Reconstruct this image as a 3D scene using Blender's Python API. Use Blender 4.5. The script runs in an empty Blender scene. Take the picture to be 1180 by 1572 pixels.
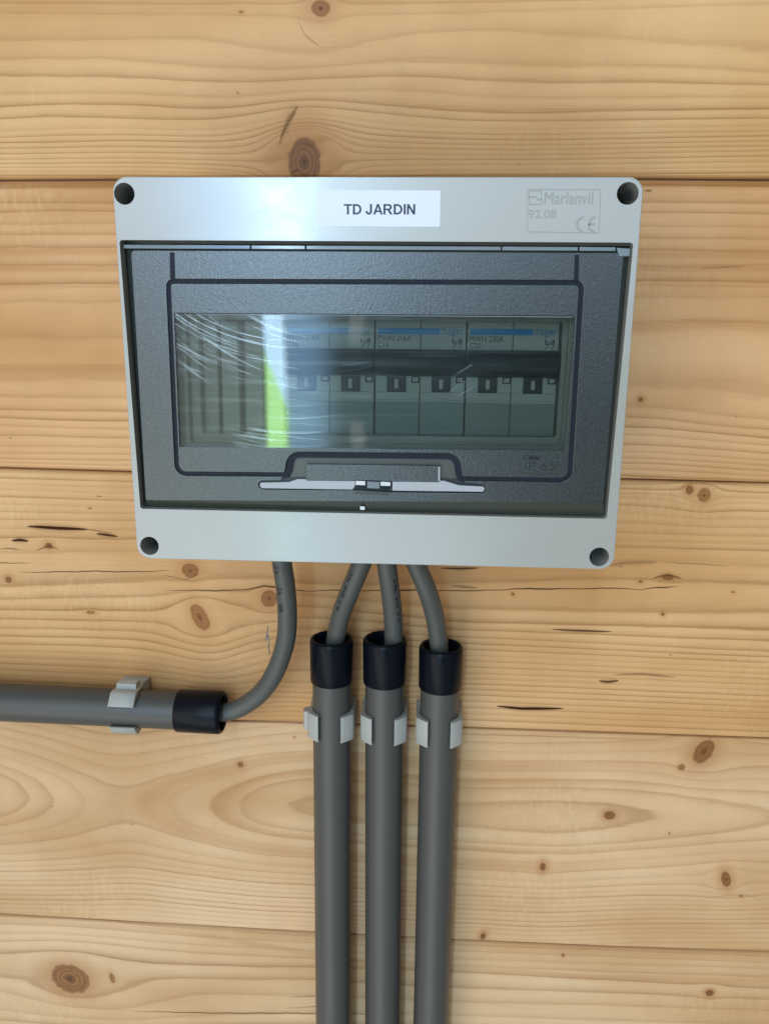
import bpy, bmesh, math, random
import numpy as np
from mathutils import Vector, Matrix
from mathutils.geometry import tessellate_polygon

# ------------------------------------------------------------------ camera
# All modelling below is in millimetres (X right, Z up, wall face at Y=0, viewer at -Y);
# S turns a modelling unit into metres.
S = 0.00095
PW, PH = 1180.0, 1572.0
F, YAW, PITCH, ROLL = 1193.367, -0.0532, 0.22797, 0.00896
CAM = np.array([21.849, -(312.099 + 89.216), 19.199])
WALL = 89.216
_cy, _sy, _cp, _sp = math.cos(YAW), math.sin(YAW), math.cos(PITCH), math.sin(PITCH)
FW = np.array([_sy * _cp, _cy * _cp, -_sp])
_r0 = np.array([_cy, -_sy, 0.0])
_u0 = np.cross(_r0, FW)
RT = _r0 * math.cos(ROLL) + _u0 * math.sin(ROLL)
UP = -_r0 * math.sin(ROLL) + _u0 * math.cos(ROLL)

scene = bpy.context.scene
COL = scene.collection
cam_data = bpy.data.cameras.new("camera")
cam = bpy.data.objects.new("camera", cam_data)
COL.objects.link(cam)
cam_data.sensor_fit = 'HORIZONTAL'
cam_data.sensor_width = 36
cam_data.lens = F * 36 / PW
cam_data.clip_start = 0.01
cam_data.clip_end = 50
cam.matrix_world = Matrix(((RT[0], UP[0], -FW[0], CAM[0] * S), (RT[1], UP[1], -FW[1], CAM[1] * S),
                           (RT[2], UP[2], -FW[2], CAM[2] * S), (0, 0, 0, 1)))
scene.camera = cam

scene.view_settings.view_transform = 'Standard'
scene.view_settings.look = 'None'
scene.view_settings.exposure = 0
scene.view_settings.gamma = 1
scene.cycles.use_denoising = True
scene.cycles.max_bounces = 10
scene.cycles.transparent_max_bounces = 16
scene.cycles.sample_clamp_indirect = 6
scene.cycles.caustics_reflective = False


# ------------------------------------------------------------------ node helper
class NT:
    def __init__(s, tree):
        s.t = tree
        tree.nodes.clear()

    def n(s, typ, **kw):
        nd = s.t.nodes.new(typ)
        for k, v in kw.items():
            setattr(nd, k, v)
        return nd

    def put(s, sock, v):
        if v is None:
            return
        if isinstance(v, bpy.types.NodeSocket):
            s.t.links.new(v, sock)
        else:
            if sock.type == 'RGBA' and len(v) == 3:
                v = (*v, 1)
            sock.default_value = v

    def m(s, op, a, b=None, c=None, clamp=False):
        nd = s.n('ShaderNodeMath', operation=op, use_clamp=clamp)
        for i, v in enumerate((a, b, c)):
            s.put(nd.inputs[i], v)
        return nd.outputs[0]

    def step(s, v, a, b, lo=0.0, hi=1.0):
        nd = s.n('ShaderNodeMapRange', interpolation_type='SMOOTHSTEP')
        s.put(nd.inputs[0], v)
        if a > b:
            a, b, lo, hi = b, a, hi, lo
        for i, q in zip((1, 2, 3, 4), (a, b, lo, hi)):
            nd.inputs[i].default_value = q
        return nd.outputs[0]

    def mix(s, f, a, b, blend='MIX'):
        nd = s.n('ShaderNodeMix', data_type='RGBA', blend_type=blend)
        s.put(nd.inputs[0], f)
        s.put(nd.inputs[6], a)
        s.put(nd.inputs[7], b)
        return nd.outputs[2]

    def attr(s, name):
        return s.n('ShaderNodeAttribute', attribute_name=name).outputs['Fac']

    def coords(s, scale=(1, 1, 1), loc=(0, 0, 0)):
        tc = s.n('ShaderNodeTexCoord')
        mp = s.n('ShaderNodeMapping')
        mp.inputs['Scale'].default_value = scale
        mp.inputs['Location'].default_value = loc
        s.t.links.new(tc.outputs['Object'], mp.inputs[0])
        return mp.outputs[0]

    def noise(s, vec, scale, detail=3, rough=0.5, dist=0.0):
        nd = s.n('ShaderNodeTexNoise')
        s.put(nd.inputs['Vector'], vec)
        nd.inputs['Scale'].default_value = scale
        nd.inputs['Detail'].default_value = detail
        nd.inputs['Roughness'].default_value = rough
        nd.inputs['Distortion'].default_value = dist
        return nd.outputs['Fac']

    def ramp(s, v, stops, interp='LINEAR'):
        nd = s.n('ShaderNodeValToRGB')
        nd.color_ramp.interpolation = interp
        e = nd.color_ramp.elements
        while len(e) < len(stops):
            e.new(0.5)
        for el, (p, c) in zip(e, stops):
            el.position = p
            el.color = (c, c, c, 1) if isinstance(c, (int, float)) else (*c, 1)
        s.put(nd.inputs[0], v)
        return nd.outputs[0]

    def bump(s, h, strength=0.3, dist=0.001, normal=None):
        nd = s.n('ShaderNodeBump')
        nd.inputs['Strength'].default_value = strength
        nd.inputs['Distance'].default_value = dist
        s.put(nd.inputs['Height'], h)
        if normal is not None:
            s.put(nd.inputs['Normal'], normal)
        return nd.outputs[0]


# ------------------------------------------------------------------ world: the daylight and the room behind the viewer
world = bpy.data.worlds.new("World")
scene.world = world
world.use_nodes = True
w = NT(world.node_tree)
tc = w.n('ShaderNodeTexCoord')
sep = w.n('ShaderNodeSeparateXYZ')
w.t.links.new(tc.outputs['Generated'], sep.inputs[0])
X_, Y_, Z_ = sep.outputs
back = w.m('MAXIMUM', w.m('MULTIPLY', Y_, -1.0), 0.02)       # facing away from the wall
u = w.m('DIVIDE', X_, back)
v = w.m('DIVIDE', Z_, back)
isback = w.step(Y_, 0.02, -0.02)
# interior round the viewer: made lighter on the left so shadows fall right
side = w.step(X_, -0.75, 0.7)
amb = w.mix(side, (0.42, 0.39, 0.35), (0.17, 0.165, 0.145))
# unseen ring of light added round the mirrored area, stronger on the left
r_ = w.m('SQRT', w.m('ADD', w.m('MULTIPLY', u, u), w.m('MULTIPLY', v, v)))
ringm = w.m('MULTIPLY', w.step(r_, 0.44, 0.54), w.step(r_, 1.6, 1.05))
ringc = w.mix(w.step(u, -0.45, 0.45), (2.66, 2.47, 2.19), (0.52, 0.51, 0.47))
ringc = w.mix(w.step(v, 0.15, 0.55), ringc, w.mix(1.0, ringc, (0.42, 0.42, 0.42), 'MULTIPLY'))
amb = w.mix(ringm, amb, ringc)
# bright and dim patches behind the viewer, shaped for the box's reflections
zone = w.step(r_, 0.52, 0.44)
right = w.step(u, 0.02, 0.13)
low = w.step(v, 0.055, 0.025)
zl = w.mix(w.m('MULTIPLY', w.step(v, -0.21, -0.17), w.step(v, 0.10, 0.05)), (1.60, 1.84, 2.25), (0.62, 0.82, 0.98))
zc = w.mix(right, zl, w.mix(low, (1.15, 1.55, 2.1), (0.06, 0.08, 0.055)))
band_ = w.m('MULTIPLY', w.step(v, -0.195, -0.175), w.step(v, 0.045, 0.02))  # dim patch added so the pane mirrors less blue
band_ = w.m('MULTIPLY', band_, w.step(u, -0.36, -0.33))
zb_c = w.mix(w.step(u, -0.17, -0.10), (0.95, 1.06, 0.98), w.mix(right, (0.15, 0.21, 0.23), (0.07, 0.085, 0.07)))
zc = w.mix(band_, zc, zb_c)
amb = w.mix(zone, amb, zc)
# doorway: white sky, blue shade, lawn
wide = w.step(v, 0.035, 0.07)
ur = w.m('SUBTRACT', u, w.m('MULTIPLY', wide, 0.024))
sky_m = w.m('MULTIPLY', w.step(u, -0.210, -0.201), w.step(ur, -0.174, -0.186))
haze_m = w.m('MULTIPLY', w.m('MULTIPLY', w.step(u, -0.34, -0.24), w.step(u, 0.04, -0.14)), wide)
haze_m = w.m('MULTIPLY', haze_m, w.step(v, 0.9, 0.5))
sky_m = w.m('MULTIPLY', sky_m, w.step(v, 1.6, 1.4))
wob = w.m('ADD', v, w.m('MULTIPLY', w.m('ADD', u, 0.19), 2.6))
grass = w.step(wob, -0.055, -0.085)
bright = w.mix(grass, w.mix(wide, (8.0, 12.0, 16.0), (15.0, 21.0, 25.0)), (6.2, 12.0, 3.8))
bright = w.mix(w.step(v, -0.19, -0.21), bright, (3.5, 6.0, 5.5))
blue_m = w.m('MULTIPLY', w.step(u, -0.184, -0.172), w.step(u, -0.105, -0.160))
blue_m = w.m('MULTIPLY', blue_m, w.m('MULTIPLY', w.step(v, 1.3, 0.9), 0.9))
pink_m = w.m('MULTIPLY', w.step(u, -0.103, -0.096), w.step(u, -0.078, -0.086))
envc = w.mix(blue_m, amb, (1.7, 3.1, 5.2))
envc = w.mix(w.m('MULTIPLY', haze_m, .85), envc, w.mix(w.step(u, -0.22, -0.19), (2.6, 5.0, 9.5), (2.6, 4.1, 5.9)))
envc = w.mix(w.m('MULTIPLY', pink_m, w.m('MULTIPLY', w.m('ADD', w.m('MULTIPLY', w.step(v, .06, .02), w.step(v, -.02, .0)), w.step(v, -.105, -.125)), 0.55)), envc, (2.2, 2.0, 1.9))
envc = w.mix(sky_m, envc, bright)
envc = w.mix(isback, (0.36, 0.34, 0.31), envc)
bg = w.n('ShaderNodeBackground')
w.put(bg.inputs[0], envc)
bg.inputs[1].default_value = 1.0
wo = w.n('ShaderNodeOutputWorld')
w.t.links.new(bg.outputs[0], wo.inputs[0])
world.cycles.sampling_method = 'MANUAL'
world.cycles.sample_map_resolution = 2048


# ------------------------------------------------------------------ geometry helpers
def at(px, py, y=0.0):
    """Where the sight line of a photo pixel meets the plane Y=y (modelling mm) -> (x, z)."""
    d = FW + RT * (px - PW / 2) / F - UP * (py - PH / 2) / F
    t = (y - CAM[1]) / d[1]
    P = CAM + d * t
    return (float(P[0]), float(P[2]))


def setp(o, label=None, cat=None, group=None, kind=None):
    for k, val in (('label', label), ('category', cat), ('group', group), ('kind', kind)):
        if val:
            o[k] = val
    return o


def empty(name, loc, label, cat, group=None):
    o = bpy.data.objects.new(name, None)
    o.empty_display_size = 0.01
    COL.objects.link(o)
    o.location = (loc[0] * S, loc[1] * S, loc[2] * S)
    return setp(o, label, cat, group)


def link_mesh(name, me, mat, parent=None, smooth=35):
    if mat is not None:
        me.materials.clear()
        me.materials.append(mat)
    if smooth:
        me.polygons.foreach_set('use_smooth', [True] * len(me.polygons))
        me.set_sharp_from_angle(angle=math.radians(smooth))
    o = bpy.data.objects.new(name, me)
    COL.objects.link(o)
    if parent is not None:
        o.parent = parent
        pl = Vector((0, 0, 0))
        q = parent
        while q is not None:
            pl += q.location
            q = q.parent
        me.transform(Matrix.Translation(-pl))
    return o


def mesh_from(name, verts, faces, mat, parent=None, smooth=35):
    me = bpy.data.meshes.new(name)
    me.from_pydata([(a * S, b * S, c * S) for a, b, c in verts], [], faces)
    me.validate()
    bm = bmesh.new()
    bm.from_mesh(me)
    bmesh.ops.recalc_face_normals(bm, faces=bm.faces)
    bm.to_mesh(me)
    bm.free()
    return link_mesh(name, me, mat, parent, smooth)


def _curve_to_mesh(name, cd):
    ob = bpy.data.objects.new(name, cd)
    COL.objects.link(ob)
    dg = bpy.context.evaluated_depsgraph_get()
    me = bpy.data.meshes.new_from_object(ob.evaluated_get(dg))
    bpy.data.objects.remove(ob)
    bpy.data.curves.remove(cd)
    me.name = name
    return me


def _inset(lp, dd):
    """Offset a closed loop outward (dd>0) or inward (dd<0) with mitred corners."""
    A = np.array(lp, float)
    area = .5 * np.sum(A[:, 0] * np.roll(A[:, 1], -1) - np.roll(A[:, 0], -1) * A[:, 1])
    sg = 1 if area > 0 else -1
    E1 = A - np.roll(A, 1, 0)
    E2 = np.roll(A, -1, 0) - A
    E1 /= np.maximum(np.linalg.norm(E1, axis=1), 1e-9)[:, None]
    E2 /= np.maximum(np.linalg.norm(E2, axis=1), 1e-9)[:, None]
    N1 = np.stack([E1[:, 1], -E1[:, 0]], 1) * sg
    N2 = np.stack([E2[:, 1], -E2[:, 0]], 1) * sg
    Nn = N1 + N2
    Nn /= np.maximum(np.linalg.norm(Nn, axis=1), 1e-9)[:, None]
    c = np.maximum((Nn * N1).sum(1), .45)
    return [tuple(map(float, q)) for q in A + Nn * (dd / c)[:, None]]


def _dedupe(lp):
    out = []
    for q in lp:
        if not out or math.hypot(q[0] - out[-1][0], q[1] - out[-1][1]) > .02:
            out.append((float(q[0]), float(q[1])))
    if math.hypot(out[0][0] - out[-1][0], out[0][1] - out[-1][1]) < .02:
        out.pop()
    return out


def plate_mesh(name, loops, yf, thick, bevel=0.0, res=2, hole_bevel=True):
    """Flat piece in the XZ plane, front face at Y=yf, reaching back by thick. loops[0] outline, others holes."""
    loops = [_dedupe(lp) for lp in loops]
    steps = [(bevel * (1 - math.sin(t)), bevel * (1 - math.cos(t))) for t in np.linspace(0, math.pi / 2, res + 2)] if bevel else [(0, 0)]
    # steps: (offset into the material, depth) from the front cap to the flank
    vs, fs = [], []
    front, base0 = [], []
    for li, lp in enumerate(loops):
        n = len(lp)
        rings = []
        for off, dep in steps:
            r = _inset(lp, -off if li == 0 else (off if hole_bevel else 0)) if off else lp
            rings.append([(x, yf + dep, z) for x, z in r])
        rings.append([(x, yf + thick, z) for x, z in lp])
        b0 = len(vs)
        for r in rings:
            vs += r
        front.append([Vector((p[0], p[2], 0)) for p in rings[0]])
        base0.append((b0, b0 + (len(rings) - 1) * n, n))
        for j in range(len(rings) - 1):
            for k in range(n):
                k2 = (k + 1) % n
                fs.append((b0 + j * n + k, b0 + j * n + k2, b0 + (j + 1) * n + k2, b0 + (j + 1) * n + k))
    idf, idb = [], []
    for f0, bb, n in base0:
        idf += [f0 + k for k in range(n)]
        idb += [bb + k for k in range(n)]
    for tri in tessellate_polygon(front):
        fs.append(tuple(idf[q] for q in tri))
        fs.append(tuple(idb[q] for q in reversed(tri)))
    me = bpy.data.meshes.new(name)
    me.from_pydata([(a * S, b * S, c * S) for a, b, c in vs], [], fs)
    bm = bmesh.new()
    bm.from_mesh(me)
    bmesh.ops.dissolve_limit(bm, angle_limit=.001, verts=bm.verts[:0], edges=[e for e in bm.edges if len(e.link_faces) == 2 and all(len(f.verts) == 3 for f in e.link_faces)])
    bmesh.ops.recalc_face_normals(bm, faces=bm.faces)
    bm.to_mesh(me)
    bm.free()
    return me


def plate(name, loops, yf, thick, mat, parent=None, bevel=0.0, res=2, hole_bevel=True):
    o = link_mesh(name, plate_mesh(name, loops, yf, thick, bevel, res, hole_bevel), mat, parent)
    for p in o.data.polygons:          # the big faces stay flat; only the rounded edges are smooth
        if abs(p.normal.y) > .999:
            p.use_smooth = False
    return o


def rnd(corners, r, seg=6):
    """Round the corners of a polygon (list of (x,z)); r scalar or list."""
    out = []
    n = len(corners)
    for i in range(n):
        p0, p1, p2 = (np.array(corners[(i + k) % n], float) for k in (-1, 0, 1))
        ri = r[i] if isinstance(r, (list, tuple)) else r
        a = p0 - p1
        b = p2 - p1
        la, lb = np.linalg.norm(a), np.linalg.norm(b)
        a /= la
        b /= lb
        ang = math.acos(max(-1, min(1, float(a @ b))))
        if ri <= 0 or ang > 3.1:
            out.append(tuple(p1))
            continue
        d = min(ri / math.tan(ang / 2), la * .49, lb * .49)
        rr = d * math.tan(ang / 2)
        s, e = p1 + a * d, p1 + b * d
        c = p1 + (a + b) / np.linalg.norm(a + b) * (rr / math.sin(ang / 2))
        a0 = math.atan2(s[1] - c[1], s[0] - c[0])
        a1 = math.atan2(e[1] - c[1], e[0] - c[0])
        da = (a1 - a0 + math.pi) % (2 * math.pi) - math.pi
        for k in range(seg + 1):
            t = a0 + da * k / seg
            out.append((float(c[0] + rr * math.cos(t)), float(c[1] + rr * math.sin(t))))
    return out


def circ(c, r, n=40):
    return [(c[0] + r * math.cos(2 * math.pi * k / n), c[1] + r * math.sin(2 * math.pi * k / n)) for k in range(n)]


def rect(x0, z0, x1, z1):
    return [(x0, z1), (x1, z1), (x1, z0), (x0, z0)]


def pxs(pts, y):
    return [at(a, b, y) for a, b in pts]


def text_mesh(txt, size, thick, bold=0.0, align='LEFT', spacing=1.0):
    cd = bpy.data.curves.new('t', 'FONT')
    cd.body = txt
    cd.size = size
    cd.offset = bold
    cd.extrude = thick / 2
    cd.align_x = align
    cd.space_character = spacing
    return _curve_to_mesh('lettering', cd)


def text(name, txt, box, y, thick, mat, parent, bold=0.0, spacing=1.0, shear=0.0):
    """Text fitted into box=(x0,z0,x1,z1) (mm; z0 baseline, z1 cap height) with its face at Y=y."""
    me = text_mesh(txt, 10, 1, bold, 'LEFT', spacing)
    n = len(me.vertices)
    co = np.empty(n * 3)
    me.vertices.foreach_get('co', co)
    co = co.reshape(-1, 3)
    mn, mx = co.min(0), co.max(0)
    x0, z0, x1, z1 = box
    has_desc = any(c in 'gjpqy' for c in txt)
    lo_ = 0.0 if has_desc else mn[1]
    sx = (x1 - x0) / (mx[0] - mn[0])
    sz = (z1 - z0) / (mx[1] - lo_)
    X = x0 + (co[:, 0] - mn[0]) * sx
    Z = z0 + (co[:, 1] - lo_) * sz
    X = X + (Z - z0) * shear
    Yv = y + (0.5 - co[:, 2]) * thick
    me.vertices.foreach_set('co', (np.stack([X, Yv, Z], 1) * S).ravel())
    me.update()
    return link_mesh(name, me, mat, parent, smooth=0)


def catmull(pts, n=12):
    P = [np.array(p, float) for p in pts]
    P = [2 * P[0] - P[1]] + P + [2 * P[-1] - P[-2]]
    out = []
    for i in range(1, len(P) - 2):
        for k in range(n):
            t = k / n
            out.append(0.5 * ((2 * P[i]) + (-P[i - 1] + P[i + 1]) * t + (2 * P[i - 1] - 5 * P[i] + 4 * P[i + 1] - P[i + 2]) * t * t
                              + (-P[i - 1] + 3 * P[i] - 3 * P[i + 1] + P[i + 2]) * t ** 3))
    out.append(P[-2])
    return out


def frames(path):
    T = []
    for i in range(len(path)):
        a, b = path[max(0, i - 1)], path[min(len(path) - 1, i + 1)]
        d = b - a
        T.append(d / np.linalg.norm(d))
    ref = np.array([0, -1.0, 0])          # keep one axis turned to the viewer
    A, B = [], []
    for t in T:
        a = ref - t * (ref @ t)
        a /= np.linalg.norm(a)
        A.append(a)
        B.append(np.cross(t, a))
    return T, A, B


def sweep(name, path, prof, mat, parent, seg=32, closed_ends=True):
    """Sweep circles of radius prof[i] along path."""
    T, A, B = frames(path)
    vs, fs = [], []
    for i, p in enumerate(path):
        for k in range(seg):
            an = 2 * math.pi * k / seg
            vs.append(tuple(p + (A[i] * math.cos(an) + B[i] * math.sin(an)) * prof[i]))
    for i in range(len(path) - 1):
        for k in range(seg):
            k2 = (k + 1) % seg
            fs.append((i * seg + k, i * seg + k2, (i + 1) * seg + k2, (i + 1) * seg + k))
    if closed_ends:
        fs.append(tuple(range(seg)))
        fs.append(tuple((len(path) - 1) * seg + k for k in range(seg)))
    return mesh_from(name, vs, fs, mat, parent)


def lathe(name, org, axis, prof, mat, parent, seg=56):
    """prof: list of (distance along axis, radius)."""
    axis = np.array(axis, float)
    axis /= np.linalg.norm(axis)
    a = np.array([0, -1.0, 0])
    a = a - axis * (a @ axis)
    a /= np.linalg.norm(a)
    b = np.cross(axis, a)
    vs, fs = [], []
    for h, r in prof:
        for k in range(seg):
            an = 2 * math.pi * k / seg
            vs.append(tuple(np.array(org) + axis * h + (a * math.cos(an) + b * math.sin(an)) * r))
    for i in range(len(prof) - 1):
        for k in range(seg):
            k2 = (k + 1) % seg
            fs.append((i * seg + k, i * seg + k2, (i + 1) * seg + k2, (i + 1) * seg + k))
    return mesh_from(name, vs, fs, mat, parent, 40)


# ------------------------------------------------------------------ plastics
def plastic(name, col, rough=0.4, spec=0.5, mottle=0.04, bump=0.05, bscale=900, coat=0.0, coat_r=0.1, dust=0.0):
    m = bpy.data.materials.new(name)
    m.use_nodes = True
    t = NT(m.node_tree)
    co = t.coords()
    n1 = t.noise(co, 28, 4, .6)
    n2 = t.noise(co, bscale, 2, .5)
    c = t.mix(t.m('MULTIPLY', n1, mottle * 2), col, tuple(x * 0.72 for x in col))
    if dust:
        n3 = t.noise(co, 320, 6, .75)
        c = t.mix(t.m('MULTIPLY', t.step(n3, .60, .78), dust), c, (.55, .52, .46))
    p = t.n('ShaderNodeBsdfPrincipled')
    t.put(p.inputs['Base Color'], c)
    t.put(p.inputs['Roughness'], t.m('ADD', rough - .05, t.m('MULTIPLY', n1, .1)))
    p.inputs['Specular IOR Level'].default_value = spec
    p.inputs['Coat Weight'].default_value = coat
    if coat > .9:      # handled surface: faint smears in the gloss
        t.put(p.inputs['Coat Roughness'], t.m('ADD', coat_r - .04, t.m('MULTIPLY', t.step(t.noise(t.coords((1, 1, 3)), 60, 5, .65), .35, .7), .12)))
    else:
        p.inputs['Coat Roughness'].default_value = coat_r
    t.put(p.inputs['Normal'], t.bump(n2, bump, 0.0002))
    o = t.n('ShaderNodeOutputMaterial')
    t.t.links.new(p.outputs[0], o.inputs[0])
    return m


def frosted(name, col, rough=0.27, scale=1700, strength=0.38, sparkle=0.62, spec=.5):
    """Smoked plastic with a coarse spark-eroded texture that glitters."""
    m = bpy.data.materials.new(name)
    m.use_nodes = True
    t = NT(m.node_tree)
    co = t.coords()
    n1 = t.noise(co, scale, 2, .6)
    n2 = t.noise(co, scale * .45, 2, .6)
    n3 = t.noise(co, 30, 3, .5)
    sp = t.step(n1, .52, .66)
    c = t.mix(t.m('MULTIPLY', sp, sparkle), col, tuple(x * 4.0 for x in col))  # glints painted into the colour as paler specks
    c = t.mix(t.m('MULTIPLY', n3, .35), c, tuple(x * .6 for x in col))
    p = t.n('ShaderNodeBsdfPrincipled')
    t.put(p.inputs['Base Color'], c)
    p.inputs['Roughness'].default_value = rough
    p.inputs['Specular IOR Level'].default_value = spec
    h = t.m('ADD', n1, t.m('MULTIPLY', n2, .8))
    t.put(p.inputs['Normal'], t.bump(h, strength, 0.00013))
    o = t.n('ShaderNodeOutputMaterial')
    t.t.links.new(p.outputs[0], o.inputs[0])
    return m


def smoky(name, tint, scratches=False, rough=0.02):
    """Thin tinted clear plastic: see-through plus mirror-like sheen by Fresnel."""
    m = bpy.data.materials.new(name)
    m.use_nodes = True
    t = NT(m.node_tree)
    tr = t.n('ShaderNodeBsdfTransparent')
    t.put(tr.inputs[0], tint)
    gl = t.n('ShaderNodeBsdfGlossy')
    gl.inputs['Roughness'].default_value = rough
    co = t.coords()
    wv = t.noise(co, 14, 1, .4)
    bn = t.bump(wv, .10, 0.002)
    t.put(gl.inputs['Normal'], bn)
    fr = t.n('ShaderNodeFresnel')
    fr.inputs['IOR'].default_value = 1.55
    mx = t.n('ShaderNodeMixShader')
    t.t.links.new(fr.outputs[0], mx.inputs[0])
    t.t.links.new(tr.outputs[0], mx.inputs[1])
    t.t.links.new(gl.outputs[0], mx.inputs[2])
    last = mx.outputs[0]
    if scratches:
        g3 = t.n('ShaderNodeBsdfGlossy')
        g3.inputs['Roughness'].default_value = .20
        mh = t.n('ShaderNodeMixShader')
        hz = t.noise(t.coords((20, 1, 400)), 1.0, 3, .6)
        t.put(mh.inputs[0], t.m('ADD', .011, t.m('MULTIPLY', t.step(hz, .45, .75), .030)))
        t.t.links.new(last, mh.inputs[1])
        t.t.links.new(g3.outputs[0], mh.inputs[2])
        last = mh.outputs[0]
        tcn = t.n('ShaderNodeTexCoord')
        sp = t.n('ShaderNodeSeparateXYZ')
        t.t.links.new(tcn.outputs['Object'], sp.inputs[0])

        def arcs(cx, cz, fr_, seed, th0, th1):
            dx = t.m('SUBTRACT', sp.outputs[0], cx)
            dz = t.m('SUBTRACT', sp.outputs[2], cz + 76 * S)     # object origin sits at the box's foot
            r = t.m('SQRT', t.m('ADD', t.m('MULTIPLY', dx, dx), t.m('MULTIPLY', dz, dz)))
            th = t.m('ARCTAN2', dx, t.m('ABSOLUTE', dz))
            cb = t.n('ShaderNodeCombineXYZ')
            t.put(cb.inputs[0], t.m('MULTIPLY', r, fr_ * .85))
            t.put(cb.inputs[1], t.m('MULTIPLY', th, 1.3))
            cb.inputs[2].default_value = seed
            return t.step(t.noise(cb.outputs[0], 1.0, 1, .5), th0, th1)
        c1 = at(500, 250, -87)
        a1 = arcs(c1[0] * S, c1[1] * S, 3600, 1.7, .62, .70)
        c2 = at(440, 200, -87)
        a2 = arcs(c2[0] * S, c2[1] * S, 2300, 7.3, .645, .70)
        c3 = at(900, 900, -87)
        a3 = arcs(c3[0] * S, c3[1] * S, 3000, 4.1, .62, .70)
        cc = t.coords()
        patch = t.step(t.noise(cc, 42, 2, .5), .42, .60)
        patch2 = t.step(t.noise(cc, 60, 2, .5), .60, .70)
        lim = t.step(sp.outputs[0], 0.010, -0.030)
        lim3 = t.m('MULTIPLY', t.step(sp.outputs[0], -0.005, 0.012), t.step(sp.outputs[0], .05, .03))
        mk = t.m('MAXIMUM', t.m('MULTIPLY', t.m('MULTIPLY', t.m('MAXIMUM', a1, a2), patch), lim),
                 t.m('MULTIPLY', t.m('MULTIPLY', a3, patch2), lim3))
        g2 = t.n('ShaderNodeBsdfGlossy')
        g2.inputs['Roughness'].default_value = .36
        g2.inputs[0].default_value = (.75, .8, .85, 1)
        ms = t.n('ShaderNodeMixShader')
        t.put(ms.inputs[0], t.m('MULTIPLY', mk, .20))
        t.t.links.new(last, ms.inputs[1])
        t.t.links.new(g2.outputs[0], ms.inputs[2])
        last = ms.outputs[0]
    o = t.n('ShaderNodeOutputMaterial')
    t.t.links.new(last, o.inputs[0])
    return m


M = {}
M['lid'] = plastic('light_grey_abs', (.352, .356, .322), rough=.25, spec=.7, mottle=.0, bump=.0, coat=1.0, coat_r=.14)
M['rim'] = plastic('grey_abs_side', (.47, .50, .51), rough=.4)
M['emboss'] = plastic('grey_abs_relief_shade', (.305, .315, .288), rough=.4, mottle=0)  # lid grey darkened: shading of the relief put into the colour
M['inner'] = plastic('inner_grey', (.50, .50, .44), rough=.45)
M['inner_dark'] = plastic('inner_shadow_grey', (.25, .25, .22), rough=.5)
M['frost'] = frosted('smoked_frosted', (.013, .018, .016), rough=.27, spec=1.0)
M['groove'] = frosted('smoked_groove', (.008, .012, .022), rough=.5, scale=2000, strength=.6, sparkle=.08, spec=.2)
M['skirt'] = plastic('smoked_clear_edge', (.035, .045, .042), rough=.12, mottle=.02, bump=.02)
M['skirt_low'] = plastic('smoked_olive_edge', (.040, .045, .034), rough=.3, spec=.2, mottle=.05, bump=.02)
M['hinge'] = plastic('hinge_grey', (.16, .20, .22), rough=.10, mottle=.02, bump=.02)
M['pane'] = smoky('smoked_pane', (.69, .725, .70), scratches=True)
M['olive'] = plastic('recess_olive', (.065, .07, .058), rough=.3)
M['slider'] = plastic('slider_grey', (.38, .40, .42), rough=.3)
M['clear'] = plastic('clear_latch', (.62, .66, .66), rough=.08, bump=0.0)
M['black'] = plastic('black_plastic', (.012, .013, .015), rough=.35)
M['well'] = plastic('well_shade', (.028, .03, .027), rough=.4)  # light grey plastic, with the shade of the deep hole put into its colour
M['sticker'] = plastic('label_paper', (.66, .70, .86), rough=.35, mottle=.02)
M['ink'] = plastic('black_ink', (.012, .012, .02), rough=.4, mottle=0)
M['breaker'] = plastic('breaker_body', (.58, .61, .58), rough=.4)
M['toggle'] = plastic('toggle_dark', (.055, .070, .082), rough=.5)
M['toggle_lo'] = plastic('toggle_tab', (.040, .045, .055), rough=.35)
M['blue'] = plastic('print_blue', (.002, .32, .80), rough=.4, mottle=0)
M['logoblue'] = plastic('print_teal', (.005, .22, .55), rough=.4, mottle=0)
M['print'] = plastic('print_dark', (.035, .04, .045), rough=.5, mottle=0)
M['cover'] = plastic('terminal_cover', (.36, .43, .41), rough=.10, coat=.5, mottle=.03)
M['cover_highlight'] = plastic('terminal_cover_highlight', (.45, .52, .50), rough=.15)  # paler than the cover: its highlight put into the colour
M['bar'] = plastic('indicator_bar', (.62, .63, .60), rough=.4)
M['pipe'] = plastic('pvc_grey', (.067, .067, .061), rough=.38, spec=.38, mottle=.10, bump=.05, bscale=500, dust=.03)
M['cable'] = plastic('cable_grey', (.068, .074, .068), rough=.45, mottle=.06, bump=.12, bscale=700)
M['cap'] = plastic('cap_black_blue', (.003, .005, .009), rough=.30, spec=.12, mottle=.05, bump=.04, dust=.04)
M['clip'] = plastic('clip_grey', (.35, .355, .325), rough=.42, mottle=.05)
M['pencil'] = plastic('graphite', (.22, .21, .21), rough=.5, mottle=.1)
M['steel'] = plastic('screw_grey', (.10, .10, .10), rough=.4)
M['rail'] = plastic('rail_zinc', (.35, .35, .35), rough=.35)


# ------------------------------------------------------------------ timber wall
SEAMS = {  # photo-traced joints
    1: [(-200, 275), (0, 275.5), (170, 274.5), (995, 273.5), (1180, 275), (1400, 277)],
    2: [(-200, 714), (0, 719), (207, 725), (952, 736), (1180, 742), (1400, 748)],
    3: [(-200, 1090), (0, 1096), (460, 1110), (700, 1117), (1180, 1134), (1400, 1142)],
    4: [(-200, 1390), (0, 1404), (240, 1418), (483, 1432), (692, 1443), (940, 1454), (1180, 1462), (1400, 1470)],
}


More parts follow.
